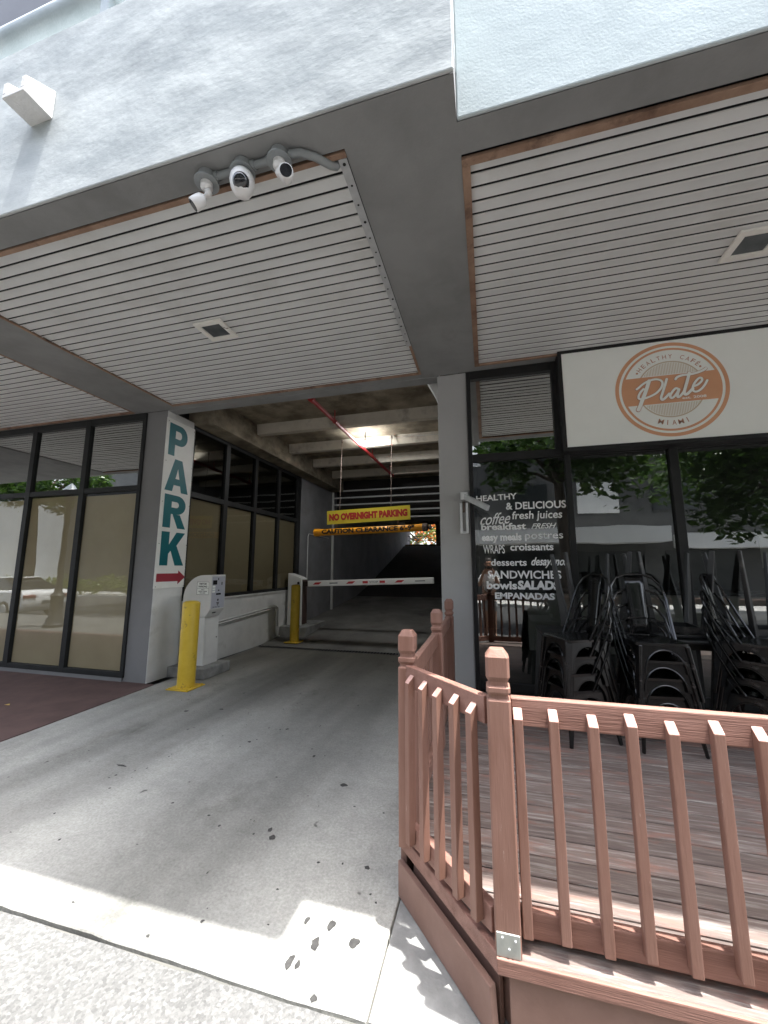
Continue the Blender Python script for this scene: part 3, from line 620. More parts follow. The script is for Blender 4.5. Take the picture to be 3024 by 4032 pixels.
# ------------------------------------------------------------------ things on the building
# white block bracket on the fascia
t = thing('wall_bracket', 'white blocky U-shaped bracket fixed to the stucco fascia', 'bracket', (-3.0, 1.58, 4.9))
b = MB(); b.box(-2.99, -2.79, 1.405, 1.579, 4.67, 4.70)
b.solid([(-2.825, 1.405, 4.7005), (-2.79, 1.405, 4.7005), (-2.79, 1.579, 4.7005), (-2.825, 1.579, 4.7005)], [(-2.825, 1.405, 4.785), (-2.79, 1.405, 4.785), (-2.79, 1.579, 4.895), (-2.825, 1.579, 4.895)])
b.build('bracket_shell', 'bracket_white', t, bevel=0.004)
b = MB(); b.solid([(-2.99, 1.405, 4.7005), (-2.955, 1.405, 4.7005), (-2.955, 1.579, 4.7005), (-2.99, 1.579, 4.7005)], [(-2.99, 1.405, 4.785), (-2.955, 1.405, 4.785), (-2.955, 1.579, 4.895), (-2.99, 1.579, 4.895)])
b.build('side_plate', 'bracket_white', t, bevel=0.004)
# roof rail above the fascia
t = thing('roof_guardrail', 'thick pale blue painted pipe rail on top of the stucco fascia', 'railing', (-3.5, 1.7, 5.45))
b = MB(); b.tube([(-9, 1.70, 5.86), (-1.2, 1.70, 5.86)], 0.085, 16); b.build('rail', 'pipe_blue', t)
for xx in (-6.3, -2.58): 
    b = MB(); b.box(xx - .03, xx + .05, 1.66, 1.74, 5.452, 5.79); b.build('post', 'pipe_blue', t, bevel=0.006)
# recessed soffit lights
def soffit_light(x0, x1, y0, y1, label):
    t = thing('recessed_light', label, 'ceiling light', ((x0 + x1) / 2, (y0 + y1) / 2, 4.0), 'recessed lights in the ribbed soffit')
    b = MB(); w = .052
    b.box(x0, x1, y0, y0 + w, 4.010, 4.030); b.box(x0, x1, y1 - w, y1, 4.010, 4.030); b.box(x0, x0 + w, y0 + w, y1 - w, 4.010, 4.030); b.box(x1 - w, x1, y0 + w, y1 - w, 4.010, 4.030)
    b.build('trim_frame', 'peel', t, bevel=0.003)
    b = MB(); b.box(x0 + w, x1 - w, y0 + w, y1 - w, 4.024, 4.029); b.build('lens', 'lens_grey', t)
soffit_light(-2.77, -2.45, 2.94, 3.24, 'square recessed light with peeling white frame over the driveway')
soffit_light(1.87, 2.19, 3.06, 3.36, 'square recessed light with rusty white frame over the cafe deck')

# security cameras
def cam_unit(x, y, kind, label):
    t = thing('security_camera', label, 'camera', (x, y, ZS), 'security cameras under the soffit edge')
    b = MB(); b.lathe([(0.0, 0.0), (0.052, 0.0), (0.052, -0.05), (0.072, -0.052), (0.072, -0.062), (0.0, -0.062)], (x, y, ZS - .001), n=24)
    b.tube([(x - .075, y - .01, ZS - .012), (x - .04, y, ZS - .012)], 0.01, 8)
    b.build('junction_box', 'conduit_grey', t, smooth=True)
    if kind == 'ball':
        b = MB(); b.lathe([(0.0, 0.0), (0.05, 0.0), (0.068, -0.03), (0.073, -0.06), (0.066, -0.10), (0.045, -0.135), (0.018, -0.15), (0.0, -0.152)], (x, y - .005, ZS - .0635), axis=(0.02, -0.12, 1), n=28); sh = b.build('camera_body', 'cam_white', t, smooth=True, angle=60)
        d = Vector((0.32, -0.62, -0.72)).normalized(); c = Vector((x, y, ZS - .125))
        b = MB(); b.lathe([(0.0, 0.0), (0.050, 0.0), (0.046, 0.028), (0.030, 0.042), (0.0, 0.046)], c + d * 0.035, axis=d, n=24); ln = b.build('lens', 'cam_lens', sh, smooth=True, angle=60)
    else:
        d = Vector((-0.62, -0.25, -0.62) if kind == 'left' else (0.40, -0.78, -0.32)).normalized(); side = -1 if kind == 'left' else 1
        b = MB(); b.lathe([(0.0, 0.0), (0.036, 0.0), (0.036, -0.028), (0.022, -0.045), (0.0, -0.045)], (x, y, ZS - .0635), n=18)
        j = Vector((x + (.018 if side < 0 else .0), y, ZS - .135)); b.lathe([(0.0, -0.022), (0.014, -0.018), (0.022, 0.0), (0.014, 0.018), (0.0, 0.022)], j, n=14)
        b.tube([(x, y, ZS - .1), j, j + Vector((0.028 * side, 0, -0.02))], 0.014, 10); b.build('swivel_mount', 'cam_white', t, smooth=True)
        c = j + (Vector((-0.048, -0.005, -0.040)) if kind == 'left' else Vector((0.050, 0.0, -0.040)))
        b = MB(); b.lathe([(0.0, -0.030), (0.024, -0.028), (0.036, -0.013), (0.041, 0.018), (0.040, 0.055), (0.037, 0.058)], c, axis=d, n=24); sh = b.build('camera_body', 'cam_white', t, smooth=True, angle=50)
        b = MB(); b.lathe([(0.0, 0.0), (0.034, 0.0), (0.034, 0.004), (0.0, 0.004)], c + d * 0.0565, axis=d, n=24); b.build('lens', 'cam_lens', sh)
cam_unit(-1.59, 1.715, 'left', 'leftmost security camera under the soffit edge, a white bullet aimed down left')
cam_unit(-1.335, 1.715, 'ball', 'middle security camera, an egg-shaped white dome with dark eye')
cam_unit(-1.09, 1.715, 'right', 'security camera nearest the grey conduit bend, round black face showing')
t = thing('camera_conduit', 'grey conduit linking the three security cameras along the soffit', 'conduit', (-1.3, 1.72, ZS))
for xa, xb in ((-1.53, -1.395), (-1.275, -1.15)):
    b = MB(); b.tube([(xa, 1.715, ZS - .03), (xb, 1.715, ZS - .03)], 0.020, 12); p = b.build('pipe', 'conduit_grey', t)
    b = MB(); b.tube([(xa - .003, 1.715, ZS - .03), (xa + .022, 1.715, ZS - .03)], 0.027, 12); b.tube([(xb - .022, 1.715, ZS - .03), (xb + .003, 1.715, ZS - .03)], 0.027, 12); b.build('coupling', 'conduit_grey', p)
b = MB(); b.tube([(-1.03, 1.715, ZS - .03), (-0.96, 1.725, ZS - .028), (-0.89, 1.77, ZS - .024), (-0.82, 1.845, ZS - .018), (-0.795, 1.865, ZS - .01), (-0.785, 1.872, ZS + .02)], 0.022, 12); b.build('pipe', 'conduit_grey', t)

# PARK sign
t = thing('park_sign', 'tall white board reading PARK downwards in teal with red arrow', 'sign', (-4.66, 4.9, 1.3))
b = MB(); b.box(-4.667, -4.655, 4.60, 5.19, 1.305, 3.90); sb = b.build('board', 'park_white', t, bevel=0.002)
b = MB()
def block(mb, ch, y0, y1, z0, z1):
    """heavy block capitals P, A, R, K on the board plane"""
    P = lambda u, v: (-4.6535, y0 + (y1 - y0) * u, z0 + (z1 - z0) * v)
    pol = lambda *q: mb.face([P(*p) for p in q])
    if ch in 'PRK': pol((0, 0), (.33, 0), (.33, 1), (0, 1))
    if ch in 'PR':
        lo_ = .36 if ch == 'P' else .42; cm = (1 + lo_) / 2; out = [(.33, 1)]; inn = [(.33, .80)]; hi_ = (.80 - (lo_ + .20)) / 2; ci = (.80 + lo_ + .20) / 2
        for k in range(13):
            a = math.pi / 2 - math.pi * k / 12
            out.append((.58 + .40 * math.cos(a), cm + (1 - cm) * math.sin(a))); inn.append((.54 + .12 * math.cos(a), ci + hi_ * math.sin(a)))
        out.append((.33, lo_)); inn.append((.33, lo_ + .20))
        for k in range(len(out) - 1): pol(inn[k], out[k], out[k + 1], inn[k + 1])
    if ch == 'R': pol((.40, .4195), (.66, 0), (1.03, 0), (.74, .4195))
    if ch == 'A':
        pol((0, 0), (.31, 0), (.5, .72), (.5, 1), (.34, 1)); pol((1, 0), (.66, 1), (.5, 1), (.5, .72), (.69, 0)); pol((.3635, .2), (.6365, .2), (.584, .4), (.416, .4))
    if ch == 'K': pol((.33, .34), (.42, .44), (.64, 0), (1.02, 0), (.66, .60), (1, 1), (.62, 1), (.33, .62))
for ch, y0, y1, z0, z1 in (('P', 4.655, 5.035, 3.325, 3.835), ('A', 4.645, 5.115, 2.772, 3.285), ('R', 4.662, 5.10, 2.208, 2.716), ('K', 4.662, 5.12, 1.638, 2.145)): block(b, ch, y0, y1, z0, z1)
b.build('letters', 'teal', t, fix=False)
b = MB(); b.solid([(-4.6548, y, z) for y, z in [(4.632, 1.40), (4.632, 1.52), (5.04, 1.52), (5.04, 1.565), (5.185, 1.46), (5.04, 1.353), (5.04, 1.40)]], [(-4.6532, y, z) for y, z in [(4.632, 1.40), (4.632, 1.52), (5.04, 1.52), (5.04, 1.565), (5.185, 1.46), (5.04, 1.353), (5.04, 1.40)]])
b.build('arrow', 'arrow', t)
b = MB()
for i in range(5):
    for yy in (4.63, 5.165): b.lathe([(0.0, 0.0), (0.006, 0.0), (0.006, 0.004), (0.0, 0.004)], (-4.6545, yy, 1.33 + i * .63), axis=(1, 0, 0), n=8)
b.build('screw', 'rust', sb)

# cafe sign
t = thing('cafe_sign', 'white box sign with round orange logo reading Plate over the cafe windows', 'sign', (3.2, 4.45, 2.9))
SY = 4.45
b = MB(); b.box(0.895, 5.5, SY, 4.585, 2.905, 4.0); b.build('sign_face', 'sign_white', t)
b = MB(); b.box(0.855, 5.53, SY - .012, 4.586, 4.0005, 4.035); b.box(0.855, 5.53, SY - .012, 4.586, 2.86, 2.9045); b.box(0.855, 0.8945, SY - .012, 4.586, 2.905, 4.0); b.build('sign_frame', 'frame', t, bevel=0.003)
LC = (1.922, 0, 3.457); RL = 0.517
o3 = lambda d: (0, SY - d, 0)
def ring(mb, r0, r1, d, a0=0, a1=2 * math.pi): mb.annulus((LC[0], SY - d, LC[2]), X3, Z3, r0, r1, 80, a0, a1)
b = MB(); ring(b, .93 * RL, RL, .0015); ring(b, .84 * RL, .883 * RL, .0015)
ri = .8415 * RL; a_t = math.asin((3.612 - LC[2]) / ri); a_b = math.asin((3.305 - LC[2]) / ri); pl = []
for i in range(13): q = a_b + (a_t - a_b) * i / 12; pl.append((LC[0] + ri * math.cos(q), SY - .0025, LC[2] + ri * math.sin(q)))
for i in range(13): q = math.pi - a_t + (a_t - a_b) * i / 12; pl.append((LC[0] + ri * math.cos(q), SY - .0025, LC[2] + ri * math.sin(q)))
b.face(pl); b.build('logo_ring', 'logo', t, fix=False)
b = MB(); ring(b, .575 * RL, .60 * RL, .0012)
k = -0.55 * RL
while k < .56 * RL:
    h = math.sqrt(max(0, (.565 * RL) ** 2 - k * k)); x = LC[0] + k
    for za, zb in ((3.62, LC[2] + h), (LC[2] - h, 3.297)):
        if zb > za: b.face([(x, SY - .0012, za), (x + .006, SY - .0012, za), (x + .006, SY - .0012, zb), (x, SY - .0012, zb)])
    k += 0.0145
b.build('logo_disc', 'logo_pale', t, fix=False)
b = MB()
def arc_text(mb, s, r, a_mid, step, h, top=True, wd=0.6):
    n = len(s)
    for i, ch in enumerate(s):
        if ch == ' ': continue
        off = (i - (n - 1) / 2) * step
        a = a_mid - off if top else a_mid + off
        u = LC[0] + r * math.cos(a); v = LC[2] + r * math.sin(a); rot = a - math.pi / 2 if top else a + math.pi / 2
        hh = h * (1.28 if ch == 'É' else 1.0)
        w = h * {'I': .16, 'É': .62, 'M': .95}.get(ch, wd * 1.25)
        mb.text(ch, (0, SY - .0016, 0), X3, Z3, (u - w / 2, u + w / 2, v - h / 2, v - h / 2 + hh), bold=0.004, rot=rot)
arc_text(b, 'HEALTHY CAFÉ', .70 * RL, math.pi / 2, 0.152, .046)
arc_text(b, 'MIAMI', .71 * RL, -math.pi / 2, 0.165, .052, top=False)
for u, v in ((1.628, 3.666), (2.207, 3.669)): b.annulus((u, SY - .0016, v), X3, Z3, 0, .011, 14)
b.build('ring_lettering', 'logo_text', t, fix=False)
ST = dict(stem=[(1.731, 3.566), (1.712, 3.511), (1.684, 3.437), (1.652, 3.363), (1.625, 3.296), (1.605, 3.256)],
 bowl=[(1.608, 3.486), (1.628, 3.501), (1.673, 3.538), (1.728, 3.566), (1.788, 3.576), (1.833, 3.562), (1.851, 3.526), (1.834, 3.475), (1.792, 3.428), (1.743, 3.399), (1.689, 3.38), (1.647, 3.371), (1.62, 3.381), (1.62, 3.409), (1.641, 3.449), (1.671, 3.481)],
 l=[(1.893, 3.566), (1.871, 3.498), (1.844, 3.424), (1.825, 3.371), (1.832, 3.343), (1.858, 3.357), (1.901, 3.403)],
 a=[(1.991, 3.438), (1.966, 3.454), (1.933, 3.423), (1.908, 3.379), (1.915, 3.353), (1.938, 3.361), (1.969, 3.399), (1.994, 3.441), (1.978, 3.394), (1.972, 3.357), (1.995, 3.363), (2.034, 3.411)],
 t=[(2.1, 3.608), (2.076, 3.527), (2.051, 3.454), (2.035, 3.401), (2.044, 3.376), (2.069, 3.387), (2.114, 3.432)],
 bar=[(1.972, 3.552), (1.989, 3.574), (2.036, 3.589), (2.109, 3.59), (2.178, 3.602), (2.229, 3.621), (2.25, 3.637)],
 e=[(2.118, 3.455), (2.159, 3.468), (2.199, 3.504), (2.202, 3.533), (2.18, 3.539), (2.143, 3.502), (2.116, 3.45), (2.116, 3.409), (2.14, 3.395), (2.178, 3.411), (2.218, 3.454), (2.247, 3.505)])
WD = dict(stem=.036, bowl=.022, l=.024, a=.023, t=.028, bar=.024, e=.022)
b = MB()
for i, (kk, P) in enumerate(ST.items()): b.ribbon(P, (0, SY - .0030 - i * .0004, 0), X3, Z3, WD[kk] + .010)
b.build('script_outline', 'logo_text', t, fix=False)
b = MB()
for i, (kk, P) in enumerate(ST.items()): b.ribbon(P, (0, SY - .0085 - i * .0003, 0), X3, Z3, WD[kk])
b.text('est. 2008', (0, SY - .004, 0), X3, Z3, (2.015, 2.228, 3.330, 3.358), bold=0.02)
b.build('script_lettering', 'sign_white', t, fix=False)

# cafe window lettering
t = thing('window_lettering', 'white menu words in many typefaces stuck on the left cafe window', 'lettering', (0.35, 4.6, 1.25))
VY = YF + .004
WDS = [('HEALTHY', (-.10, .357, 2.383, 2.452), .012, 0, 0.03), ('& DELICIOUS', (.231, .873, 2.266, 2.352), .012, 0, 0.0), ('coffee', (-.065, .276, 2.10, 2.235), -.006, .55, .05), ('fresh juices', (.295, .827, 2.125, 2.245), .004, .12, 0.0),
       ('breakfast', (-.055, .442, 2.035, 2.113), .018, 0, 0.0), ('FRESH', (.495, .762, 2.04, 2.1), .004, .45, 0.0), ('easy meals', (-.053, .387, 1.885, 1.995), .028, 0, 0.0), ('postres', (.425, .82, 1.90, 1.99), -.012, 0, 0.0),
       ('WRAPS', (-.04, .198, 1.765, 1.865), -.006, 0, 0.0), ('croissants', (.258, .715, 1.795, 1.872), .012, 0, 0.0), ('desserts', (.04, .426, 1.625, 1.702), .006, 0, 0.0), ('desayunos', (.474, .856, 1.60, 1.72), .012, .42, 0.0),
       ('SANDWICHES', (0, .778, 1.482, 1.572), .012, 0, 0.0), ('bowls', (-.016, .312, 1.362, 1.452), .024, 0, 0.0), ('SALADS', (.318, .754, 1.362, 1.462), .045, .08, 0.0), ('EMPANADAS', (.07, .697, 1.256, 1.328), .03, 0, 0.0)]
for wd, bx, bold, sh, rot in WDS:
    b = MB(); b.text(wd, (0, VY, 0), X3, Z3, bx, bold=bold + .012, shear=sh, rot=rot); b.build('phrase', 'vinyl', t, fix=False)

# metal bracket and arm on the cafe column
t = thing('column_bracket', 'bright metal bracket with short grey arm on the cafe column', 'bracket', (-0.24, 4.6, 2.0))
b = MB(); b.box(-0.290, -0.262, 4.575, 4.616, 2.0, 2.36); b.box(-0.222, -0.195, 4.575, 4.616, 2.0, 2.36); b.box(-0.2615, -0.2225, 4.600, 4.6155, 2.0, 2.03); b.build('side_rail', 'alum', t, bevel=0.003)
b = MB(); b.box(-0.275, -0.19, 4.49, 4.616, 2.385, 2.475); b.build('housing', 'alum', t, bevel=0.006)
b = MB(); b.bar((-0.235, 4.52, 2.43), (0.03, 4.22, 2.235), 0.035, 0.06); b.build('arm', 'galv', t, bevel=0.004)
b = MB(); b.tube([(-0.245, 4.59, 2.38), (-0.245, 4.585, 2.25)], 0.012, 8); b.build('rod', 'rust', t)

# ------------------------------------------------------------------ garage furniture
# kiosk plinth, kiosk
b = MB(); b.box(-4.665, -4.01, 4.975, 5.56, 0.001, 0.15)
tag(b.build('concrete_plinth', 'patch', bevel=0.012), 'low rough concrete island carrying the parking ticket kiosk', 'plinth')
t = thing('ticket_kiosk', 'white parking pay kiosk with rounded back on a concrete island', 'kiosk', (-4.35, 5.28, 0.15))
KY0, KY1 = 5.12, 5.45
arc = [(-4.10, 1.496)] + [(-4.24 - .36 * math.sin(a), 1.13 + .363 * math.cos(a)) for a in [i * math.pi / 2 / 9 for i in range(10)]]
head = [(-4.18, 0.856), (-4.097, 0.972)] + arc + [(-4.60, 0.856)]
b = MB(); b.prism(head, 'Y', KY0, KY1); b.build('head', 'white_metal', t, bevel=0.006)
b = MB(); b.prism([(-4.167, 0.151), (-4.18, 0.854), (-4.55, 0.854), (-4.55, 0.151)], 'Y', KY0 + .004, KY1 - .004); bd = b.build('pedestal', 'white_metal', t, bevel=0.005)
b = MB(); b.prism([(-4.1655, 0.255), (-4.176, 0.795), (-4.172, 0.795), (-4.1615, 0.255)], 'Y', 5.15, 5.42); dr = b.build('door', 'white_metal', t, bevel=0.002)
b = MB(); b.lathe([(0, 0), (.009, 0), (.009, .006), (0, .006)], (-4.168, 5.395, .53), axis=(1, 0, 0), n=10); b.build('lock', 'ink', dr)
FX = -4.094
b = MB(); b.box(-4.0968, FX, 5.137, 5.437, 0.985, 1.47); fp = b.build('face_panel', 'panel_grey', t)
b = MB(); b.box(FX, FX + .002, 5.15, 5.245, 1.345, 1.412); b.build('screen', 'screen', fp)
b = MB(); b.box(FX, FX + .002, 5.235, 5.345, 1.186, 1.212); b.build('card_slot', 'screen', fp)
b = MB()
for (y, z, w, h) in [(5.36, 1.36, .02, .045), (5.275, 1.43, .015, .035), (5.29, 1.255, .03, .02), (5.285, 1.11, .03, .03), (5.285, 1.07, .06, .012), (5.285, 1.05, .045, .012), (5.285, 1.03, .025, .012)]: b.box(FX, FX + .0015, y - w / 2, y + w / 2, z - h / 2, z + h / 2)
b.text('CREDIT CARDS', (FX + .001, 0, 0), Y3, Z3, (5.17, 5.27, .997, 1.012), bold=.03); b.text('CARD', (FX + .001, 0, 0), Y3, Z3, (5.285, 5.335, .997, 1.012), bold=.03)
b.build('panel_marks', 'ink', fp, fix=False)
b = MB()
for (z0, z1) in ((1.30, 1.33), (1.265, 1.29), (1.225, 1.255)): b.box(FX, FX + .0012, 5.145, 5.21, z0, z1)
b.build('instruction_label', 'sign_white', fp)
b = MB(); b.bar((-4.142, 5.26, .912), (-4.132, 5.26, .926), 0.075, 0.012, up=(1, 0, -.7)); b.build('ticket_slot', 'screen', t)
b = MB(); b.box(-4.352, -4.135, KY0 - .004, KY0 - .0005, 1.195, 1.39); nt = b.build('notice', 'sign_white', t)
b = MB(); ny = KY0 - .0046
for x0, x1, z0, z1 in ((-4.352, -4.135, 1.386, 1.39), (-4.352, -4.135, 1.195, 1.199), (-4.352, -4.348, 1.199, 1.386), (-4.139, -4.135, 1.199, 1.386), (-4.345, -4.142, 1.287, 1.290)): b.box(x0, x1, ny, ny + .0004, z0, z1)
for s_, bx in (('VISITOR', (-4.315, -4.175, 1.345, 1.372)), ('PARKING', (-4.322, -4.168, 1.305, 1.332)), ('ONLY', (-4.275, -4.215, 1.262, 1.278)), ('CREDIT CARDS', (-4.322, -4.168, 1.238, 1.254)), ('NO CASH', (-4.295, -4.195, 1.213, 1.229))):
    b.text(s_, (0, ny - .0004, 0), X3, Z3, bx, bold=.035)
b.build('notice_lettering', 'ink', nt, fix=False)
# bollards
def bollard(x, y, z, r, h, pw, label):
    t = thing('bollard', label, 'bollard', (x, y, z), 'yellow steel bollards')
    b = MB(); b.lathe([(0.0, 0.012), (r, 0.012), (r, h - .035), (r * .93, h - .015), (r * .7, h - .002), (r * .35, h + .004), (0.0, h + .006)], (x, y, z), n=28); b.build('post', 'yellow', t, smooth=True, angle=50)
    b = MB(); b.box(x - pw / 2, x + pw / 2, y - pw / 2, y + pw / 2, z + .001, z + .013); bp = b.build('base_plate', 'yellow', t, bevel=0.002)
    b = MB()
    for sx in (-1, 1):
        for sy in (-1, 1): b.lathe([(0, 0), (.014, 0), (.014, .012), (0, .012)], (x + sx * pw * .41, y + sy * pw * .41, z + .0131), n=6)
    b.build('anchor_bolt', 'yellow', bp)
bollard(-4.01, 4.63, 0.0, 0.113, 1.145, .34, 'nearest yellow bollard standing in front of the white ticket kiosk')
bollard(-4.07, 7.80, 0.03, 0.098, 1.21, .33, 'yellow bollard deeper inside, before the barrier gate cabinet')
# barrier gate
b = MB(); b.prism([(8.15, 0.02), (9.3, 0.15), (9.3, 0.29), (8.2, 0.28)], 'X', -4.666, -4.0)
tag(b.build('gate_plinth', 'patch', bevel=0.012), 'low concrete island under the barrier gate cabinet', 'plinth')
t = thing('barrier_gate', 'white barrier cabinet with a long white arm striped red across the lane', 'barrier gate', (-4.4, 8.5, 0.28))
b = MB(); b.prism([(-4.59, 0.281), (-4.22, 0.281), (-4.235, 1.35), (-4.32, 1.39), (-4.60, 1.48)], 'Y', 8.4, 8.70); cb = b.build('cabinet', 'white_metal', t, bevel=0.012)
b = MB(); b.prism([(-4.219, 0.30), (-4.233, 1.32), (-4.229, 1.32), (-4.215, 0.30)], 'Y', 8.425, 8.675); b.build('cabinet_door', 'brown_cab', cb)
b = MB(); b.lathe([(0, 0), (.03, 0), (.03, .01), (0, .01)], (-4.32, 8.399, 1.25), axis=(0, -1, 0), n=16); b.build('lock', 'ink', cb)
A0 = Vector((-4.10, 8.46, 1.235)); A1 = Vector((-1.13, 8.46, 1.335)); AD = (A1 - A0).normalized(); AU = Vector((-AD.z, 0, AD.x))
b = MB(); b.bar(A0, A1, 0.05, 0.135); ar = b.build('arm', 'white_metal', t, bevel=0.012)
b = MB(); b.bar(A0 - AD * .12, A0 - AD * .001, 0.06, 0.11); b.tube([A0 - AD * .09 + Vector((0, 0, 0)), A0 - AD * .09 + Vector((0, .08, 0))], 0.05, 14); b.build('arm_hub', 'ink', ar)
b = MB(); L = (A1 - A0).length
def onarm(u, v, d=0.0015): return A0 + AD * u + AU * v + Vector((0, -0.025 - d, 0))
for u in (0.13, 0.955, 2.10): b.face([onarm(u, -.024), onarm(u + .155, -.024), onarm(u + .225, .028), onarm(u + .07, .028)])
for u in (1.355, 1.755): b.face([onarm(u, -.024), onarm(u + .125, -.024), onarm(u + .125, .028), onarm(u, .028)])
b.build('arm_stripe', 'arm_red', ar, fix=False)
b = MB(); b.text('STOP', tuple(onarm(0, 0)), AD, AU, (1.52, 1.72, -.02, .024), bold=.0); b.face([onarm(.55, -.012), onarm(.75, -.012), onarm(.75, .012), onarm(.55, .012)]); b.face([onarm(2.56, -.01), onarm(2.78, -.01), onarm(2.78, .008), onarm(2.56, .008)])
b.build('arm_label', 'lens_grey', ar, fix=False)
# wall conduits
t = thing('wall_conduit', 'pair of white conduits along the low driveway wall bending down to the floor', 'conduit', (-4.65, 7, 0.1))
b = MB(); b.tube([(-4.648, 5.3, .583), (-4.648, 7.86, .705), (-4.648, 7.94, .69), (-4.648, 7.98, .62), (-4.648, 7.99, .20), (-4.64, 8.03, .10), (-4.62, 8.14, .075)], .018, 10); b.build('pipe', 'conduit_white', t)
b = MB(); b.tube([(-4.648, 5.3, .625), (-4.648, 7.95, .755), (-4.648, 8.07, .73), (-4.648, 8.10, .65), (-4.648, 8.11, .30)], .018, 10); b.build('pipe', 'conduit_white', t)
t = thing('pier_conduit', 'thin conduit running up the grey garage wall behind the gate', 'conduit', (-4.64, 9.6, 1.4))
b = MB(); b.tube([(-4.645, 9.5, .25), (-4.645, 9.5, 2.45), (-4.645, 9.56, 2.52), (-4.645, 10.9, 2.50)], .014, 8); b.build('pipe', 'conduit_white', t)
# hanging signs
def chain_pair(t, pts, m='rust'):
    for p, q in pts:
        b = MB(); b.tube([p, q], .007, 6); b.lathe([(0, 0), (.02, 0), (.02, .07), (0, .07)], Vector(q) - Vector((0, 0, .07)), n=8); b.build('hanger', m, t)
t = thing('parking_sign', 'yellow board reading NO OVERNIGHT PARKING hung in the garage mouth', 'sign', (-2.35, 7.55, 2.5))
U = Vector((1.802, 0, .056)).normalized(); V = Vector((-U.z, 0, U.x)); o = Vector((-3.257, 7.545, 2.512))
P = lambda u, v, d=0: o + U * u + V * v + Vector((0, d, 0))
b = MB(); b.solid([P(0, 0), P(1.80, 0), P(1.80, .29), P(0, .29)], [P(0, 0, .012), P(1.80, 0, .012), P(1.80, .29, .012), P(0, .29, .012)]); b.build('board', 'sign_yellow', t)
b = MB(); b.text('NO OVERNIGHT PARKING', tuple(P(0, 0, -.002)), U, V, (.05, 1.745, .07, .222), bold=.07); b.build('letters', 'sign_red', t, fix=False)
chain_pair(t, [((-2.98, 7.552, 2.80), (-2.98, 7.63, 4.38)), ((-1.86, 7.552, 2.85), (-1.86, 7.63, 4.38))])
t = thing('clearance_bar', 'orange tube reading CAUTION CLEARANCE hanging below the yellow sign', 'clearance bar', (-2.35, 7.6, 2.3))
q0 = Vector((-3.578, 7.60, 2.351)); q1 = Vector((-1.20, 7.60, 2.402)); QD = (q1 - q0).normalized(); QU = Vector((-QD.z, 0, QD.x))
b = MB(); b.tube([q0 + QD * .13, q1 - QD * .02], .074, 20); b.build('tube', 'orange', t)
b = MB(); b.lathe([(0, 0), (.05, 0), (.082, .02), (.082, .13), (.075, .135)], q0, axis=QD, n=20); b.build('end_cap', 'orange', t)
b = MB(); b.lathe([(0, 0), (.05, 0), (.081, .02), (.081, .11), (.075, .115)], q1 + QD * .09, axis=-QD, n=20); b.lathe([(0, 0), (.03, .0), (.055, .05), (0, .08)], q1 + QD * .09, axis=QD, n=16); b.build('end_cap', 'rust', t)
b = MB(); b.text('CAUTION CLEARANCE 6\'-9"', (q0.x, q0.y - .0755, q0.z), QD, QU, (.21, 2.20, -.050, .054), bold=.05); b.build('letters', 'ink', t, fix=False)
chain_pair(t, [((-3.05, 7.6, 2.43), (-3.05, 7.60, 2.52)), ((-1.72, 7.6, 2.46), (-1.72, 7.60, 2.57))])
# sprinkler pipe
t = thing('sprinkler_pipe', 'red sprinkler pipe running back under the garage ceiling', 'pipe', (-2.5, 7, 4.2))
b = MB(); b.tube([(-2.57, 5.24, 4.22), (-2.53, 7.0, 4.185), (-2.48, 10.3, 4.17)], .034, 10); b.lathe([(0, 0), (.05, 0), (.05, .08), (0, .08)], (-2.57, 5.21, 4.22), axis=(0, 1, 0), n=12); b.tube([(-2.57, 5.25, 4.22), (-2.57, 5.25, 4.40)], .018, 8); b.build('pipe', 'pipe_red', t)
for y in (6.14, 8.4, 10.0):
    b = MB(); b.tube([(-2.545 + (y - 6.14) * .012, y, 4.16), (-2.545 + (y - 6.14) * .012, y, 4.408)], .009, 6); b.lathe([(.042, -.012), (.042, .012), (.036, .012), (.036, -.012)], (-2.545 + (y - 6.14) * .012, y, 4.195), axis=(0, 1, 0), n=12); b.build('hanger', 'pipe_red', t)
# garage lamp (lit)
t = thing('ceiling_lamp', 'glaring lit white lamp hanging between the garage joists', 'lamp', (-2.36, 7.35, 4.2))
b = MB(); b.tube([(-2.36, 7.35, 4.24), (-2.36, 7.35, 4.409)], .014, 8); b.lathe([(0, 0), (.06, 0), (.05, .03), (.03, .05), (0, .05)], (-2.36, 7.35, 4.19), n=20); b.build('housing', 'lens_grey', t)
b = MB(); b.lathe([(0, 0), (.06, 0), (.075, -.015), (.065, -.04), (.03, -.055), (0, -.06)], (-2.36, 7.35, 4.1895), n=20); b.build('lens', 'lamp', t, smooth=True)
ld = bpy.data.lights.new('ceiling_lamp_light', 'POINT'); ld.energy = 0.8; ld.color = (.97, .99, 1.0); ld.shadow_soft_size = .08
lo = bpy.data.objects.new('ceiling_lamp_light', ld); COL.objects.link(lo); lo.location = (-2.36, 7.35, 4.06)
b = MB(); b.tube([(-2.26, 7.40, 4.24), (-1.4, 7.46, 4.27), (-0.5, 7.5, 4.27)], .006, 6)
tag(b.build('lamp_cable', 'conduit_white'), 'thin cable running from the glaring lamp to the right garage wall', 'cable')

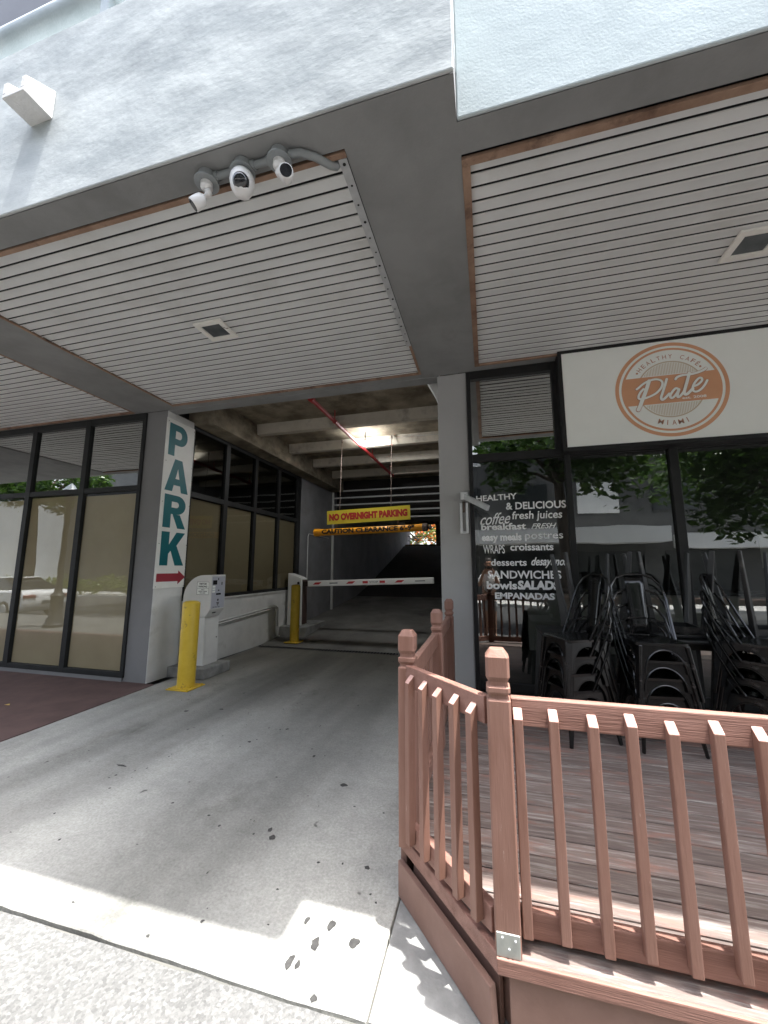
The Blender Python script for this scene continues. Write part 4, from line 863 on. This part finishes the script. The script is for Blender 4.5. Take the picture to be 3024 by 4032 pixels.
# ------------------------------------------------------------------ deck and railing
DZ = 0.265
D = thing('wooden_deck', 'weathered red brown wooden terrace deck before the cafe windows', 'deck', (1.6, 3.1, 0))
b = MB(); y = 1.603; i = 0
while y < 4.575:
    y1 = min(y + 0.136, 4.585)
    def xl(yy): return 0.02 if yy < 1.61 else max(-0.475, 0.02 - (yy - 1.61) * 0.9 / 0.99)
    xa0, xa1 = xl(y), xl(y1)
    cuts = [None, 5.6]
    for k in range(1):
        l0 = xa0 if k == 0 else cuts[k] + .002; l1 = xa1 if k == 0 else cuts[k] + .002; r = cuts[k + 1]
        b.solid([(l0, y, DZ - .03), (r, y, DZ - .03), (r, y1 - .010, DZ - .03), (l1, y1 - .010, DZ - .03)], [(l0, y, DZ), (r, y, DZ), (r, y1 - .010, DZ), (l1, y1 - .010, DZ)])
    y += 0.136; i += 1
b.build('deck_boards', 'deck', D, bevel=0.003, seg=1)
b = MB(); b.box(0.02, 5.6, 1.608, 1.64, -0.001, DZ - .0315); b.build('skirt_board', 'red_skirt', D, bevel=0.004)
b = MB(); b.box(-0.02, 5.6, 1.588, 1.602, DZ - .05, DZ + .001); b.build('edge_board', 'red_rail', D, bevel=0.004)
dA = Vector((-0.47, 2.115, 0)); dB = Vector((-0.022, 1.612, 0)); dd = (dB - dA).normalized(); dn = Vector((dd.y, -dd.x, 0))
if dn.x > 0: dn = -dn
def dbar(b, u0, u1, off, th, z0, z1, cham=0):
    Ln = (dB - dA).length
    p = dA + dd * (u0) + dn * off; q = dA + dd * (Ln + u1) + dn * off
    b.solid([p + Vector((0, 0, z0)), q + Vector((0, 0, z0)), q + dn * th + Vector((0, 0, z0)), p + dn * th + Vector((0, 0, z0))],
            [p + Vector((0, 0, z1)), q + dd * -cham + Vector((0, 0, z1)), q + dd * -cham + dn * th + Vector((0, 0, z1)), p + dn * th + Vector((0, 0, z1))])
b = MB(); dbar(b, 0, .012, -.026, .028, DZ - .062, DZ + .001); b.build('edge_board', 'red_rail', D, bevel=0.004)
b = MB(); dbar(b, 0.03, 0.0, -.09, .022, 0.0, DZ - .064); b.build('skirt_board', 'red_skirt', D)
b = MB(); dbar(b, 0.05, -.03, -.058, .020, 0.0, .185); b.build('kick_board', 'red_skirt', D, bevel=0.004)
b = MB(); dbar(b, 0.0, .0, -.006, .028, 0.0, .158, cham=.012); kb = b.build('kick_board', 'red_skirt', D, bevel=0.004); kb['label'] = 'outer leaning skirt board with rough end'
b = MB(); b.box(-0.475, -0.445, 2.12, 4.58, 0.0, DZ - .031); b.build('skirt_board', 'red_skirt', D)

RW = thing('deck_railing', 'red brown timber railing of the cafe deck with capped square posts and slanted-top balusters', 'railing', (0.5, 2.2, DZ))
def post(x, y, ztop, label=None, rot=0.0):
    prof = [(DZ - .01, .0445), (ztop - .186, .0445), (ztop - .170, .034), (ztop - .156, .034), (ztop - .152, .0445), (ztop - .132, .0445), (ztop - .120, .034), (ztop - .107, .034), (ztop - .094, .0445), (ztop - .028, .0445), (ztop, .024)]
    # bottom-up list
    prof = [(DZ - .01, .0445), (ztop - .186, .0445), (ztop - .180, .036), (ztop - .168, .036), (ztop - .156, .0445), (ztop - .138, .0445), (ztop - .134, .036), (ztop - .118, .036), (ztop - .100, .0445), (ztop - .028, .0445), (ztop, .026)]
    b = MB(); rings = []
    cs, sn = math.cos(rot), math.sin(rot)
    for z, h in prof:
        c = h * 0.80
        q = [(-c, -h), (c, -h), (h, -c), (h, c), (c, h), (-c, h), (-h, c), (-h, -c)] if z > ztop - .187 else [(-h * .93, -h), (h * .93, -h), (h, -h * .93), (h, h * .93), (h * .93, h), (-h * .93, h), (-h, h * .93), (-h, -h * .93)]
        rings.append([b.bm.verts.new((x + a * cs - c2 * sn, y + a * sn + c2 * cs, z)) for a, c2 in q])
    for i in range(len(rings) - 1):
        for j in range(8): b.bm.faces.new((rings[i][j], rings[i][(j + 1) % 8], rings[i + 1][(j + 1) % 8], rings[i + 1][j]))
    b.bm.faces.new(list(reversed(rings[0]))); b.bm.faces.new(rings[-1])
    return b.build('post', 'red_wood', RW, bevel=0.0025)
pB = post(0.022, 1.648, 1.287)
post(-0.425, 2.085, 1.275); post(-0.405, 3.15, 1.277); post(-0.41, 4.22, 1.277)
b = MB(); b.box(-0.018, 0.062, 1.596, 1.602, DZ + .002, DZ + .075); pl_ = b.build('post_plate', 'zinc_plate', pB, bevel=0.002)
for x, z in ((.002, .062), (.046, .058), (.024, .03)):
    b = MB(); b.lathe([(0, 0), (.004, 0), (.003, .004), (0, .004)], (x, 1.5958, DZ + z), axis=(0, -1, 0), n=8); b.build('screw', 'galv', pl_)
# front bay
b = MB(); b.box(0.067, 5.5, 1.662, 1.700, 1.000, 1.102); b.build('top_rail', 'red_rail', RW, bevel=0.005)
b = MB(); b.box(0.067, 5.5, 1.662, 1.700, 0.290, 0.375); b.build('bottom_rail', 'red_rail', RW, bevel=0.004)
def baluster(cx, cy, dx, dy, ztop=1.068, zbot=0.312, jit=0.0):
    """2x2 picket with bevelled top; (dx, dy) is the outward direction, back face touches the rail"""
    o = Vector((dx, dy, 0)); s_ = Vector((-dy, dx, 0)); c = Vector((cx, cy, 0)); h = .0168; tp = .036
    def lp(z, zo): return [c - s_ * h + Vector((0, 0, z)), c + s_ * h + Vector((0, 0, z)), c + s_ * h + o * tp + Vector((0, 0, zo)), c - s_ * h + o * tp + Vector((0, 0, zo))]
    b = MB(); b.use('red_wood'); b.use('endgrain'); b.use('red_wood')
    va = [b.bm.verts.new(p) for p in lp(zbot + jit, zbot + jit)]; vb = [b.bm.verts.new(p) for p in lp(ztop + jit, ztop - .033 + jit)]
    b.bm.faces.new(list(reversed(va)))
    f = b.bm.faces.new(vb); f.material_index = 1
    for i in range(4): b.bm.faces.new((va[i], va[(i + 1) % 4], vb[(i + 1) % 4], vb[i]))
    return b.build('baluster', None, RW, bevel=0.003)
for i in range(24):
    x = 0.0905 + i * 0.1275 + 0.003 * math.sin(i * 4.1)
    baluster(x, 1.6615, 0, -1, jit=0.007 * math.sin(i * 2.7) + min(i, 6) * .0015)
# diagonal bay
Ln = (dB - dA).length
pa_ = Vector((-0.39, 2.06, 0)); pb_ = Vector((-0.006, 1.672, 0)); pd = (pb_ - pa_).normalized(); pn = Vector((-abs(pd.y), -abs(pd.x), 0)).normalized()
pn = Vector((pd.y, -pd.x, 0));
if pn.y > 0: pn = -pn
Lp = (pb_ - pa_).length
for z0, z1, nm in ((1.000, 1.102, 'top_rail'), (.290, .375, 'bottom_rail')):
    b = MB(); p = pa_ - pd * .02; q = pb_
    b.solid([p + pn * .0 + Vector((0, 0, z0)), q + Vector((0, 0, z0)), q + pn * .038 + Vector((0, 0, z0)), p + pn * .038 + Vector((0, 0, z0))], [p + Vector((0, 0, z1)), q + Vector((0, 0, z1)), q + pn * .038 + Vector((0, 0, z1)), p + pn * .038 + Vector((0, 0, z1))])
    b.build(nm, 'red_rail', RW, bevel=0.004)
for i, u in enumerate((0.045, 0.160, 0.270, 0.385, 0.490)):
    c = pa_ + pd * u + pn * .0385; baluster(c.x, c.y, pn.x, pn.y, jit=.004 * math.sin(i * 3))
# driveway-side bays
for ya, yb in ((2.13, 3.105), (3.195, 4.175)):
    for z0, z1, nm in ((1.000, 1.102, 'top_rail'), (.290, .375, 'bottom_rail')):
        b = MB(); b.box(-0.432, -0.394, ya, yb, z0, z1); b.build(nm, 'red_wood', RW, bevel=0.004)
    for i in range(8):
        baluster(-0.4325, ya + .06 + i * .122, -1, 0, jit=.003 * math.sin(i * 2))

# ------------------------------------------------------------------ chairs and tables
def rrect(w0, w1, d, r, n=4):
    """rounded trapezoid in plan: width w0 at front (-y), w1 at rear"""
    pts = []
    for cx, cy, a0 in ((w1 / 2 - r, d / 2 - r, 0), (-w1 / 2 + r, d / 2 - r, 90), (-w0 / 2 + r, -d / 2 + r, 180), (w0 / 2 - r, -d / 2 + r, 270)):
        for i in range(n + 1): a = R(a0 + 90 * i / n); pts.append((cx + r * math.cos(a), cy + r * math.sin(a)))
    return pts
def make_chair():
    t = thing('metal_chair', 'black metal chair', 'chair', (0, 0, 0))
    hs = .40; pts = rrect(.38, .345, .36, .05)
    b = MB(); lo_ = [(x, y, hs - .022) for x, y in pts]; hi_ = [(x, y, hs - .004) for x, y in pts]; top = [(x * .93, y * .93, hs) for x, y in pts]; dish = [(x * .6, y * .6, hs - .008) for x, y in pts]
    R_ = [[b.bm.verts.new(p) for p in q] for q in (lo_, hi_, top, dish)]
    for i in range(3):
        for j in range(len(pts)): b.bm.faces.new((R_[i][j], R_[i][(j + 1) % len(pts)], R_[i + 1][(j + 1) % len(pts)], R_[i + 1][j]))
    b.bm.faces.new(R_[3]); b.bm.faces.new(list(reversed(R_[0]))); b.build('seat', 'chair', t, smooth=True, angle=45)
    for sx, sy in ((-1, -1), (1, -1), (-1, 1), (1, 1)):
        b = MB(); b.bar((sx * .160, sy * .152, hs - .024), (sx * .205, sy * .205, 0.002), .058, .026, .026, .018, up=(sx, 0, 0.3)); b.build('leg', 'chair', t, bevel=0.005)
    def arch(w, zt):
        n = 14; o = [(-w / 2, zt)] ; r = w / 2 - .028
        o = [(-w / 2 - .012, zt - .20), (-w / 2, zt), (w / 2, zt), (w / 2 + .012, zt - .20)]
        inn = [((r + .012) * math.cos(math.pi * i / n), zt - .20 + (.168) * math.sin(math.pi * i / n)) for i in range(n + 1)]
        return o + inn
    for nm, ax, d in (('apron', 'Y', -.165), ('apron', 'Y', .160), ('apron', 'X', -.168), ('apron', 'X', .163)):
        b = MB(); A = arch(.315 if ax == 'Y' else .30, hs - .022)
        tilt = .07
        s_ = -1 if d < 0 else 1
        def Q(p, e):
            dd_ = d + s_ * (hs - .022 - p[1]) * .10 + e
            return (p[0], dd_, p[1]) if ax == 'Y' else (dd_, p[0], p[1])
        n = len(A)
        # band built as quads between outer edge and arch
        outer = A[:4]; inner = A[4:]
        m = len(inner)
        def outat(k):
            f = k / (m - 1)
            if f < .2: q = f / .2; a_, b__ = outer[3], outer[2]
            elif f > .8: q = (f - .8) / .2; a_, b__ = outer[1], outer[0]
            else: q = (f - .2) / .6; a_, b__ = outer[2], outer[1]
            return (a_[0] + (b__[0] - a_[0]) * q, a_[1] + (b__[1] - a_[1]) * q)
        for k in range(m - 1):
            b.solid([Q(inner[k], 0), Q(inner[k + 1], 0), Q(outat(k + 1), 0), Q(outat(k), 0)], [Q(inner[k], .005), Q(inner[k + 1], .005), Q(outat(k + 1), .005), Q(outat(k), .005)])
        bmesh.ops.remove_doubles(b.bm, verts=b.bm.verts, dist=.0008)
        b.build('apron', 'chair', t)
        b = MB(); b.tube([Q(p, -.002 * -s_) for p in inner], .006, 6); b.build('arch_bead', 'chair', t)
    hp = [(-.178, .02, hs - .012), (-.190, .085, hs + .12), (-.205, .165, hs + .30), (-.195, .205, hs + .40), (-.145, .232, hs + .468), (-.07, .245, hs + .497), (0, .248, hs + .503)]
    hp = hp + [(-x, y, z) for x, y, z in reversed(hp[:-1])]
    b = MB(); b.tube(hp, .0095, 8); b.build('back_hoop', 'chair', t)
    b = MB(); n = 6; secs = []
    for i in range(n + 1):
        f = i / n; z = hs + .015 + .475 * f; y = .165 + .080 * f; w = .115 + .035 * f
        secs.append([(-w / 2, y - .004, z), (-w * .2, y + .004, z), (w * .2, y + .004, z), (w / 2, y - .004, z)])
    for i in range(n):
        for j in range(3): b.face([secs[i][j], secs[i][j + 1], secs[i + 1][j + 1], secs[i + 1][j]])
    bmesh.ops.remove_doubles(b.bm, verts=b.bm.verts, dist=1e-5)
    so = b.build('backrest', 'chair', t, smooth=True); sm = so.modifiers.new('solid', 'SOLIDIFY'); sm.thickness = .004
    b = MB(); hb = [(-.172, .06, hs + .0), (-.165, .13, hs + .10), (-.10, .175, hs + .135), (0, .186, hs + .14), (.10, .175, hs + .135), (.165, .13, hs + .10), (.172, .06, hs + .0)]
    b.tube(hb, .0065, 6); b.build('back_brace', 'chair', t)
    return t
proto = make_chair()
LV = ['bottom chair', 'second chair up', 'third chair up', 'topmost chair']
stacks = [('the stack nearest the menu lettering', 0.665, 3.60, R(-68)), ('the middle stack facing the street', 1.235, 3.60, R(3)), ('the rightmost stack, turned rightward', 1.95, 3.72, R(48))]
first = True
for nm, x, y, rz in stacks:
    for k in range(4):
        c = proto if first else copy_tree(proto); first = False
        c.location = (x + .004 * math.sin(k * 3), y + .02 - .006 * k, DZ + k * .127); c.rotation_euler = (0, 0, rz + R(1.5) * math.sin(k * 2 + x))
        tag(c, 'black metal chair, %s of %s' % (LV[k], nm), 'chair', 'stacked black metal chairs')
def make_table(up, label, x, y, z, rz, w=.64):
    t = thing('cafe_table', label, 'table', (0, 0, 0), 'black cafe tables on the deck')
    h = .74; pts = rrect(w, w, w, .06); f = (lambda z: z) if up else (lambda z: h - z)
    b = MB(); za, zb = sorted((f(h - .03), f(h))); b.solid([(x_, y_, za) for x_, y_ in pts], [(x_, y_, zb) for x_, y_ in pts]); b.build('tabletop', 'table', t, bevel=0.008)
    for sx in (-1, 1):
        for sy in (-1, 1):
            b = MB(); b.bar((sx * (w / 2 - .06), sy * (w / 2 - .06), f(h - .031)), (sx * (w / 2 + .02), sy * (w / 2 + .02), f(0.001)), .085, .04, .034, .024, up=(sx, -sy, 0)); b.build('leg', 'table', t, bevel=0.006)
    b = MB(); g_ = w / 2 - .08
    for a_, c_ in (((-g_, -g_), (g_, -g_)), ((g_, -g_), (g_, g_)), ((g_, g_), (-g_, g_)), ((-g_, g_), (-g_, -g_))): b.bar((*a_, f(h - .06)), (*c_, f(h - .06)), .02, .055)
    b.build('apron', 'table', t)
    t.location = (x, y, z); t.rotation_euler = (0, 0, rz); return t
make_table(True, 'black metal table standing behind the chair stack beside the menu lettering', 0.80, 4.16, DZ, R(2), .66)
make_table(True, 'black metal table standing behind the middle chair stack', 1.56, 4.17, DZ, R(-2), .64)
make_table(True, 'black metal table standing behind the right-hand chair stack', 2.34, 4.15, DZ, R(1), .66)
make_table(False, 'upturned black table resting on the table beside the menu lettering', 0.95, 4.17, DZ + .742, R(4), .50)
make_table(False, 'upturned black table resting on the table behind the middle chair stack', 1.60, 4.18, DZ + .742, R(-5), .50)
make_table(False, 'upturned black table resting on the right-hand table, legs in the air', 2.28, 4.16, DZ + .742, R(3), .46)

# ------------------------------------------------------------------ inside the cafe
t = thing('cafe_counter', 'pale cafe counter seen dimly through the glass', 'counter', (2.4, 7.0, .3))
b = MB(); b.box(.6, 5.5, 6.8, 7.3, .301, 1.20); b.build('counter_front', 'counter', t); b = MB(); b.box(.55, 5.55, 6.72, 7.35, 1.2005, 1.25); b.build('counter_top', 'frame', t)
for x, lb in ((2.9, 'cream cup standing on the cafe counter behind the glass'),):
    b = MB(); b.lathe([(0, 0), (.07, 0), (.085, .14), (.078, .14), (.065, .01), (0, .01)], (x, 6.95, 1.2505), n=20); tag(b.build('cup', 'cup'), lb, 'cup')
b = MB(); b.box(2.62, 2.87, 4.66, 4.664, 1.60, 1.93)
po = tag(b.build('poster', 'counter'), 'small pale notice inside the cafe glass near the table legs', 'notice')
b = MB(); b.annulus((2.745, 4.658, 1.82), X3, Z3, 0, .055, 20); b.box(2.68, 2.81, 4.657, 4.659, 1.66, 1.70); b.build('notice_print', 'lens_grey', po, fix=False)

# ------------------------------------------------------------------ behind the camera (seen in the glass) and beyond the ramp
def leafcloud(name, m, parent, clumps, n, size, seed, flat=0.0):
    rg = random.Random(seed); b = MB()
    for i in range(n):
        c, r = clumps[rg.randrange(len(clumps))]
        d = Vector((rg.gauss(0, 1), rg.gauss(0, 1), rg.gauss(0, .8))); d = d.normalized() * (r * rg.random() ** .45)
        p = Vector(c) + d; u = Vector((rg.gauss(0, 1), rg.gauss(0, 1), rg.gauss(0, .5))).normalized(); v = u.cross(Vector((rg.gauss(0, 1), rg.gauss(0, 1), rg.gauss(0, 1)))).normalized(); s_ = size * rg.uniform(.6, 1.3)
        b.face([p - u * s_, p + v * s_ * .45, p + u * s_, p - v * s_ * .45])
    return b.build(name, m, parent, fix=False)
def tree(x, y, h, rad, zc, nclump, nleaf, size, label, seed, lm='leaf', z0=-.3, group='street trees across the road', blossoms=0, sq=.6):
    rg = random.Random(seed); t = thing('tree', label, 'tree', (x, y, z0), group)
    b = MB(); b.tube([(x, y, z0), (x + .1, y, z0 + (zc - z0) * .4), (x - .05, y + .1, zc), (x, y, zc + rad * .5)], .2, 10, [.26, .2, .15, .05])
    cl = []
    for i in range(nclump):
        d = Vector((rg.gauss(0, 1), rg.gauss(0, 1), rg.gauss(0, 1))).normalized() * (rad * rg.uniform(.35, 1)); d.z *= sq
        c = Vector((x, y, zc + rad * .25)) + d; cl.append((c, rad * rg.uniform(.22, .42)))
        if i % 2 == 0: b.tube([(x, y, zc - rad * .2), (x + d.x * .4, y + d.y * .4, zc + d.z * .3), c], .06, 6, [.1, .06, .02])
    b.build('trunk', 'bark', t, smooth=True)
    leafcloud('crown', lm, t, cl, nleaf, size, seed)
    if blossoms: leafcloud('blossom', 'blossom', t, cl, blossoms, size * .8, seed + 1)
    return t
tree(2.5, -5.0, 8, 3.6, 5.2, 26, 9500, .16, 'broad dark tree reflected in the cafe glass above the deck', 11)
tree(9.0, -5.6, 8, 3.8, 4.8, 26, 9500, .16, 'wide tree mirrored at the right side of the cafe glass', 12)
tree(-4.5, -6.5, 8, 3.2, 5.6, 22, 7500, .16, 'tree mirrored above the menu lettering', 13)
tree(-21.0, -4.2, 6, 2.9, 5.2, 20, 7000, .14, 'street tree with slanting trunk mirrored in the papered window', 14)
tree(-14.5, -6.5, 8, 3.4, 6.0, 20, 6000, .16, 'dark tree mirrored in the glass over the papered windows', 18)
tree(-5.0, 28.5, 7, 2.6, 4.2, 14, 2200, .16, 'green tree beyond the opening at the ramp top', 15, lm='leaf_pale', z0=0, group='trees beyond the ramp', blossoms=500, sq=.9)
tree(-2.6, 27.0, 7, 2.4, 4.0, 14, 1600, .14, 'orange blossoming tree beyond the opening at the ramp top', 16, lm='leaf_pale', z0=0, group='trees beyond the ramp', blossoms=1700, sq=.9)
t = thing('hedge', 'pale green hedge mirrored in the papered window', 'hedge', (-24, -9, -.16)); leafcloud('foliage', 'leaf_pale', t, [((-34 + i * .7, -11.2, .45 + .15 * math.sin(i)), .6) for i in range(30)], 2600, .15, 21)
# white building opposite
t = thing('white_office_block', 'plain white building across the road mirrored in the papered window', 'building', (-36, -16, -.3))
b = MB(); b.box(-70, -33, -24, -14, -.3, 16); b.build('wall', 'far_white', t)
t = thing('shop_row', 'grey shop row with a white canopy band mirrored in the cafe glass', 'building', (4, -17, -.3))
b = MB(); b.box(-32.9, 30, -24, -14, -.3, 14); b.build('wall', 'far_grey', t)
b = MB(); b.box(-7, 8.8, -13.99, -12.6, 2.9, 3.7); b.box(9.4, 22, -13.99, -12.8, 2.6, 3.3); b.build('canopy', 'far_white', t)
for i in range(9):
    b = MB(); b.box(-12 + i * 4.2, -9 + i * 4.2, -13.999, -13.95, -.15, 2.5); b.build('shop_window', 'far_dark', t)
for r_ in range(3):
    for i in range(11):
        b = MB(); b.box(-13 + i * 3.6, -11 + i * 3.6, -13.999, -13.93, 4.6 + r_ * 3, 6.3 + r_ * 3); b.build('window', ('far_dark', 'far_white', 'far_dark')[(i * 2 + r_) % 3], t)
# parked sedan
t = thing('parked_sedan', 'white sedan parked along the kerb, mirrored in the papered window', 'car', (-18.9, -2.2, -.3))
cx, cy, z0 = -18.9, -2.2, -.3
def cp(x, z): return (cx + x, z0 + z)
b = MB(); b.prism([cp(*p) for p in [(2.38, .42), (2.42, .62), (2.36, .98), (2.20, 1.06), (1.55, 1.08), (-1.0, 1.0), (-2.0, .88), (-2.35, .70), (-2.38, .40), (-2.2, .26), (2.2, .28)]], 'Y', cy - .90, cy + .90); body = b.build('body', 'car_paint', t, bevel=.09, seg=3, smooth=True)
b = MB(); a = [cp(*p) for p in [(1.85, 1.06), (-.95, 1.0)]]; tp = [cp(*p) for p in [(.95, 1.50), (.3, 1.55), (-.15, 1.52)]]
lo_ = [(*[cx + 1.85], cy - .82, z0 + 1.07), (cx - 1.0, cy - .82, z0 + 1.0), (cx - 1.0, cy + .82, z0 + 1.0), (cx + 1.85, cy + .82, z0 + 1.07)]
hi_ = [(cx + .85, cy - .62, z0 + 1.52), (cx - .25, cy - .62, z0 + 1.52), (cx - .25, cy + .62, z0 + 1.52), (cx + .85, cy + .62, z0 + 1.52)]
b.solid(lo_, hi_); b.build('cabin_glass', 'car_glass', t, bevel=.06, seg=3, smooth=True)
b = MB(); b.box(cx - .3, cx + .95, cy - .62, cy + .62, z0 + 1.50, z0 + 1.545); b.build('roof', 'car_paint', t, bevel=.04, seg=3)
for sx in (1.42, -1.42):
    for sy in (-1, 1):
        b = MB(); b.lathe([(0, 0), (.33, 0), (.34, .05), (.34, .16), (.32, .2), (0, .2)], (cx + sx, cy + sy * .72, z0 + .34), axis=(0, sy, 0), n=24); w = b.build('wheel', 'tyre', t, smooth=True)
        b = MB(); b.lathe([(0, 0), (.22, 0), (.2, .02), (0, .03)], (cx + sx, cy + sy * .9201, z0 + .34), axis=(0, sy, 0), n=16); b.build('rim', 'galv', w)
for sy in (-1, 1):
    b = MB(); b.box(cx + 2.28, cx + 2.425, cy + sy * .68 - .2, cy + sy * .68 + .2, z0 + .78, z0 + .90); b.build('tail_light', 'tail', t, bevel=.02)
b = MB(); b.box(cx + 2.41, cx + 2.43, cy - .26, cy + .26, z0 + .55, z0 + .68); b.build('number_plate', 'lens_grey', t)
# cast iron lamp post
t = thing('street_lamp', 'dark cast iron lamp post with fluted base mirrored in the papered window', 'street lamp', (-11.6, 1.0, 0))
b = MB(); b.lathe([(0, 0), (.26, 0), (.26, .08), (.22, .12), (.21, .2), (.15, .3), (.14, .8), (.17, .85), (.09, .95), (.07, 1.2), (.06, 3.4), (.09, 3.45), (0, 3.5)], (-11.6, 1.0, 0.001), n=16); b.build('pole', 'iron', t)
b = MB(); b.lathe([(0, 0), (.08, 0), (.19, .3), (.2, .34), (.06, .5), (0, .55)], (-11.6, 1.0, 3.5), n=12); b.build('lantern', 'lens_grey', t)

# ------------------------------------------------------------------ the photographer (mirrored faintly in the cafe glass)
def skinmesh(name, m, parent, chains, sub=1):
    """chains: lists of (x, y, z, r); the first chain holds the root, later chains start on a shared point"""
    me = bpy.data.meshes.new(name); V = []; E = []; idx = {}; rad = []
    for ch in chains:
        prev = None
        for x, y, z, r in ch:
            key = (round(x, 3), round(y, 3), round(z, 3))
            if key not in idx: idx[key] = len(V); V.append((x, y, z)); rad.append(r)
            if prev is not None and prev != idx[key]: E.append((prev, idx[key]))
            prev = idx[key]
    off = woff(parent); V = [tuple(Vector(v) - off) for v in V]
    me.from_pydata(V, E, []); me.materials.append(M[m])
    o = bpy.data.objects.new(name, me); COL.objects.link(o); o.parent = parent
    sk = o.modifiers.new('skin', 'SKIN'); sk.use_smooth_shade = True
    layer = me.skin_vertices[0] if me.skin_vertices else None
    if layer is None:
        bm = bmesh.new(); bm.from_mesh(me); bm.verts.layers.skin.verify(); bm.to_mesh(me); bm.free(); layer = me.skin_vertices[0]
    for i, r in enumerate(rad): layer.data[i].radius = (r, r) if not isinstance(r, tuple) else r; layer.data[i].use_root = (i == 0)
    ss = o.modifiers.new('sub', 'SUBSURF'); ss.levels = sub; ss.render_levels = sub
    return o
px, py = 0.02, -0.42
t = thing('person', 'person in white top and pale shorts holding up a phone, mirrored in the cafe glass', 'person', (px, py, 0))
hip, chest, neck = (px, py, .95, (.15, .11)), (px, py - .01, 1.30, (.17, .12)), (px, py + .01, 1.50, .055)
ch = [[hip, (px, py, 1.12, (.14, .10)), chest, (px, py, 1.44, (.10, .08)), neck, (px, py + .03, 1.60, .075), (px, py + .03, 1.70, .095), (px, py + .02, 1.79, .075)]]
for sx in (-1, 1):
    ch.append([hip, (px + sx * .09, py, .86, .095), (px + sx * .10, py + .02, .50, .06), (px + sx * .10, py - .01, .28, .055), (px + sx * .10, py - .01, .08, .038), (px + sx * .12, py + .14, .03, .028)])
    ch.append([chest, (px + sx * .17, py, 1.40, .06), (px + sx * .23, py + .06, 1.18, .045), (px + sx * .15, py + .24, 1.42, .036), (px + sx * .09, py + .32, 1.54, .028), (px + sx * .075, py + .34, 1.58, .036)])
    for k in range(4): ch.append([(px + sx * .075, py + .34, 1.58, .036), (px + sx * (.055 - .004 * k), py + .365, 1.60 + .018 * (k - 1.5), .0095), (px + sx * (.045 - .003 * k), py + .395, 1.60 + .019 * (k - 1.5), .0085)])
    ch.append([(px + sx * .075, py + .34, 1.58, .036), (px + sx * .06, py + .345, 1.555, .011), (px + sx * .045, py + .36, 1.545, .009)])
body = skinmesh('body', 'skin', t, ch)
sh = [[(px, py - .002, .93, (.165, .125)), (px, py - .002, 1.12, (.158, .12)), (px, py - .012, 1.30, (.185, .135)), (px, py - .002, 1.45, (.11, .085))]]
for sx in (-1, 1): sh.append([(px, py - .012, 1.30, (.185, .135)), (px + sx * .175, py, 1.405, .075), (px + sx * .22, py + .045, 1.24, .065)])
skinmesh('shirt', 'hot_white', t, sh)
sp = [[(px, py, .96, (.160, .120)), (px, py, .90, (.165, .12))]]
for sx in (-1, 1): sp.append([(px, py, .90, (.165, .12)), (px + sx * .095, py + .002, .82, .108), (px + sx * .105, py + .015, .56, .088)])
skinmesh('shorts', 'shorts', t, sp)
b = MB(); b.lathe([(0, .115), (.05, .105), (.09, .06), (.098, 0), (.092, -.06), (0, -.06)], (px, py - .005, 1.735), axis=(0, -.25, 1), n=18); b.build('hair', 'hair', t, smooth=True, angle=60)
for sx in (-1, 1):
    b = MB(); b.lathe([(0, .0), (.011, .004), (.011, .012), (0, .016)], (px + sx * .034, py + .112, 1.705), axis=(0, 1, 0), n=10); b.build('eye', 'cam_lens', t)
b = MB(); b.lathe([(0, .0), (.014, .0), (.011, .02), (0, .026)], (px, py + .115, 1.672), axis=(0, 1, -.3), n=10); b.build('nose', 'skin', t, smooth=True)
b = MB(); b.box(px - .025, px + .025, py + .105, py + .114, 1.632, 1.64); b.build('mouth', 'logo_text', t)
for sx in (-1, 1):
    b = MB(); b.lathe([(0, 0), (.022, .0), (.018, .015), (0, .018)], (px + sx * .088, py + .02, 1.69), axis=(sx, 0, 0), n=12); b.build('ear', 'skin', t, smooth=True)
b = MB(); b.box(px - .075, px + .075, -.045, -.036, 1.565, 1.640)
tag(b.build('phone', 'ink', bevel=.004), 'black phone held sideways in both hands by the person', 'phone')
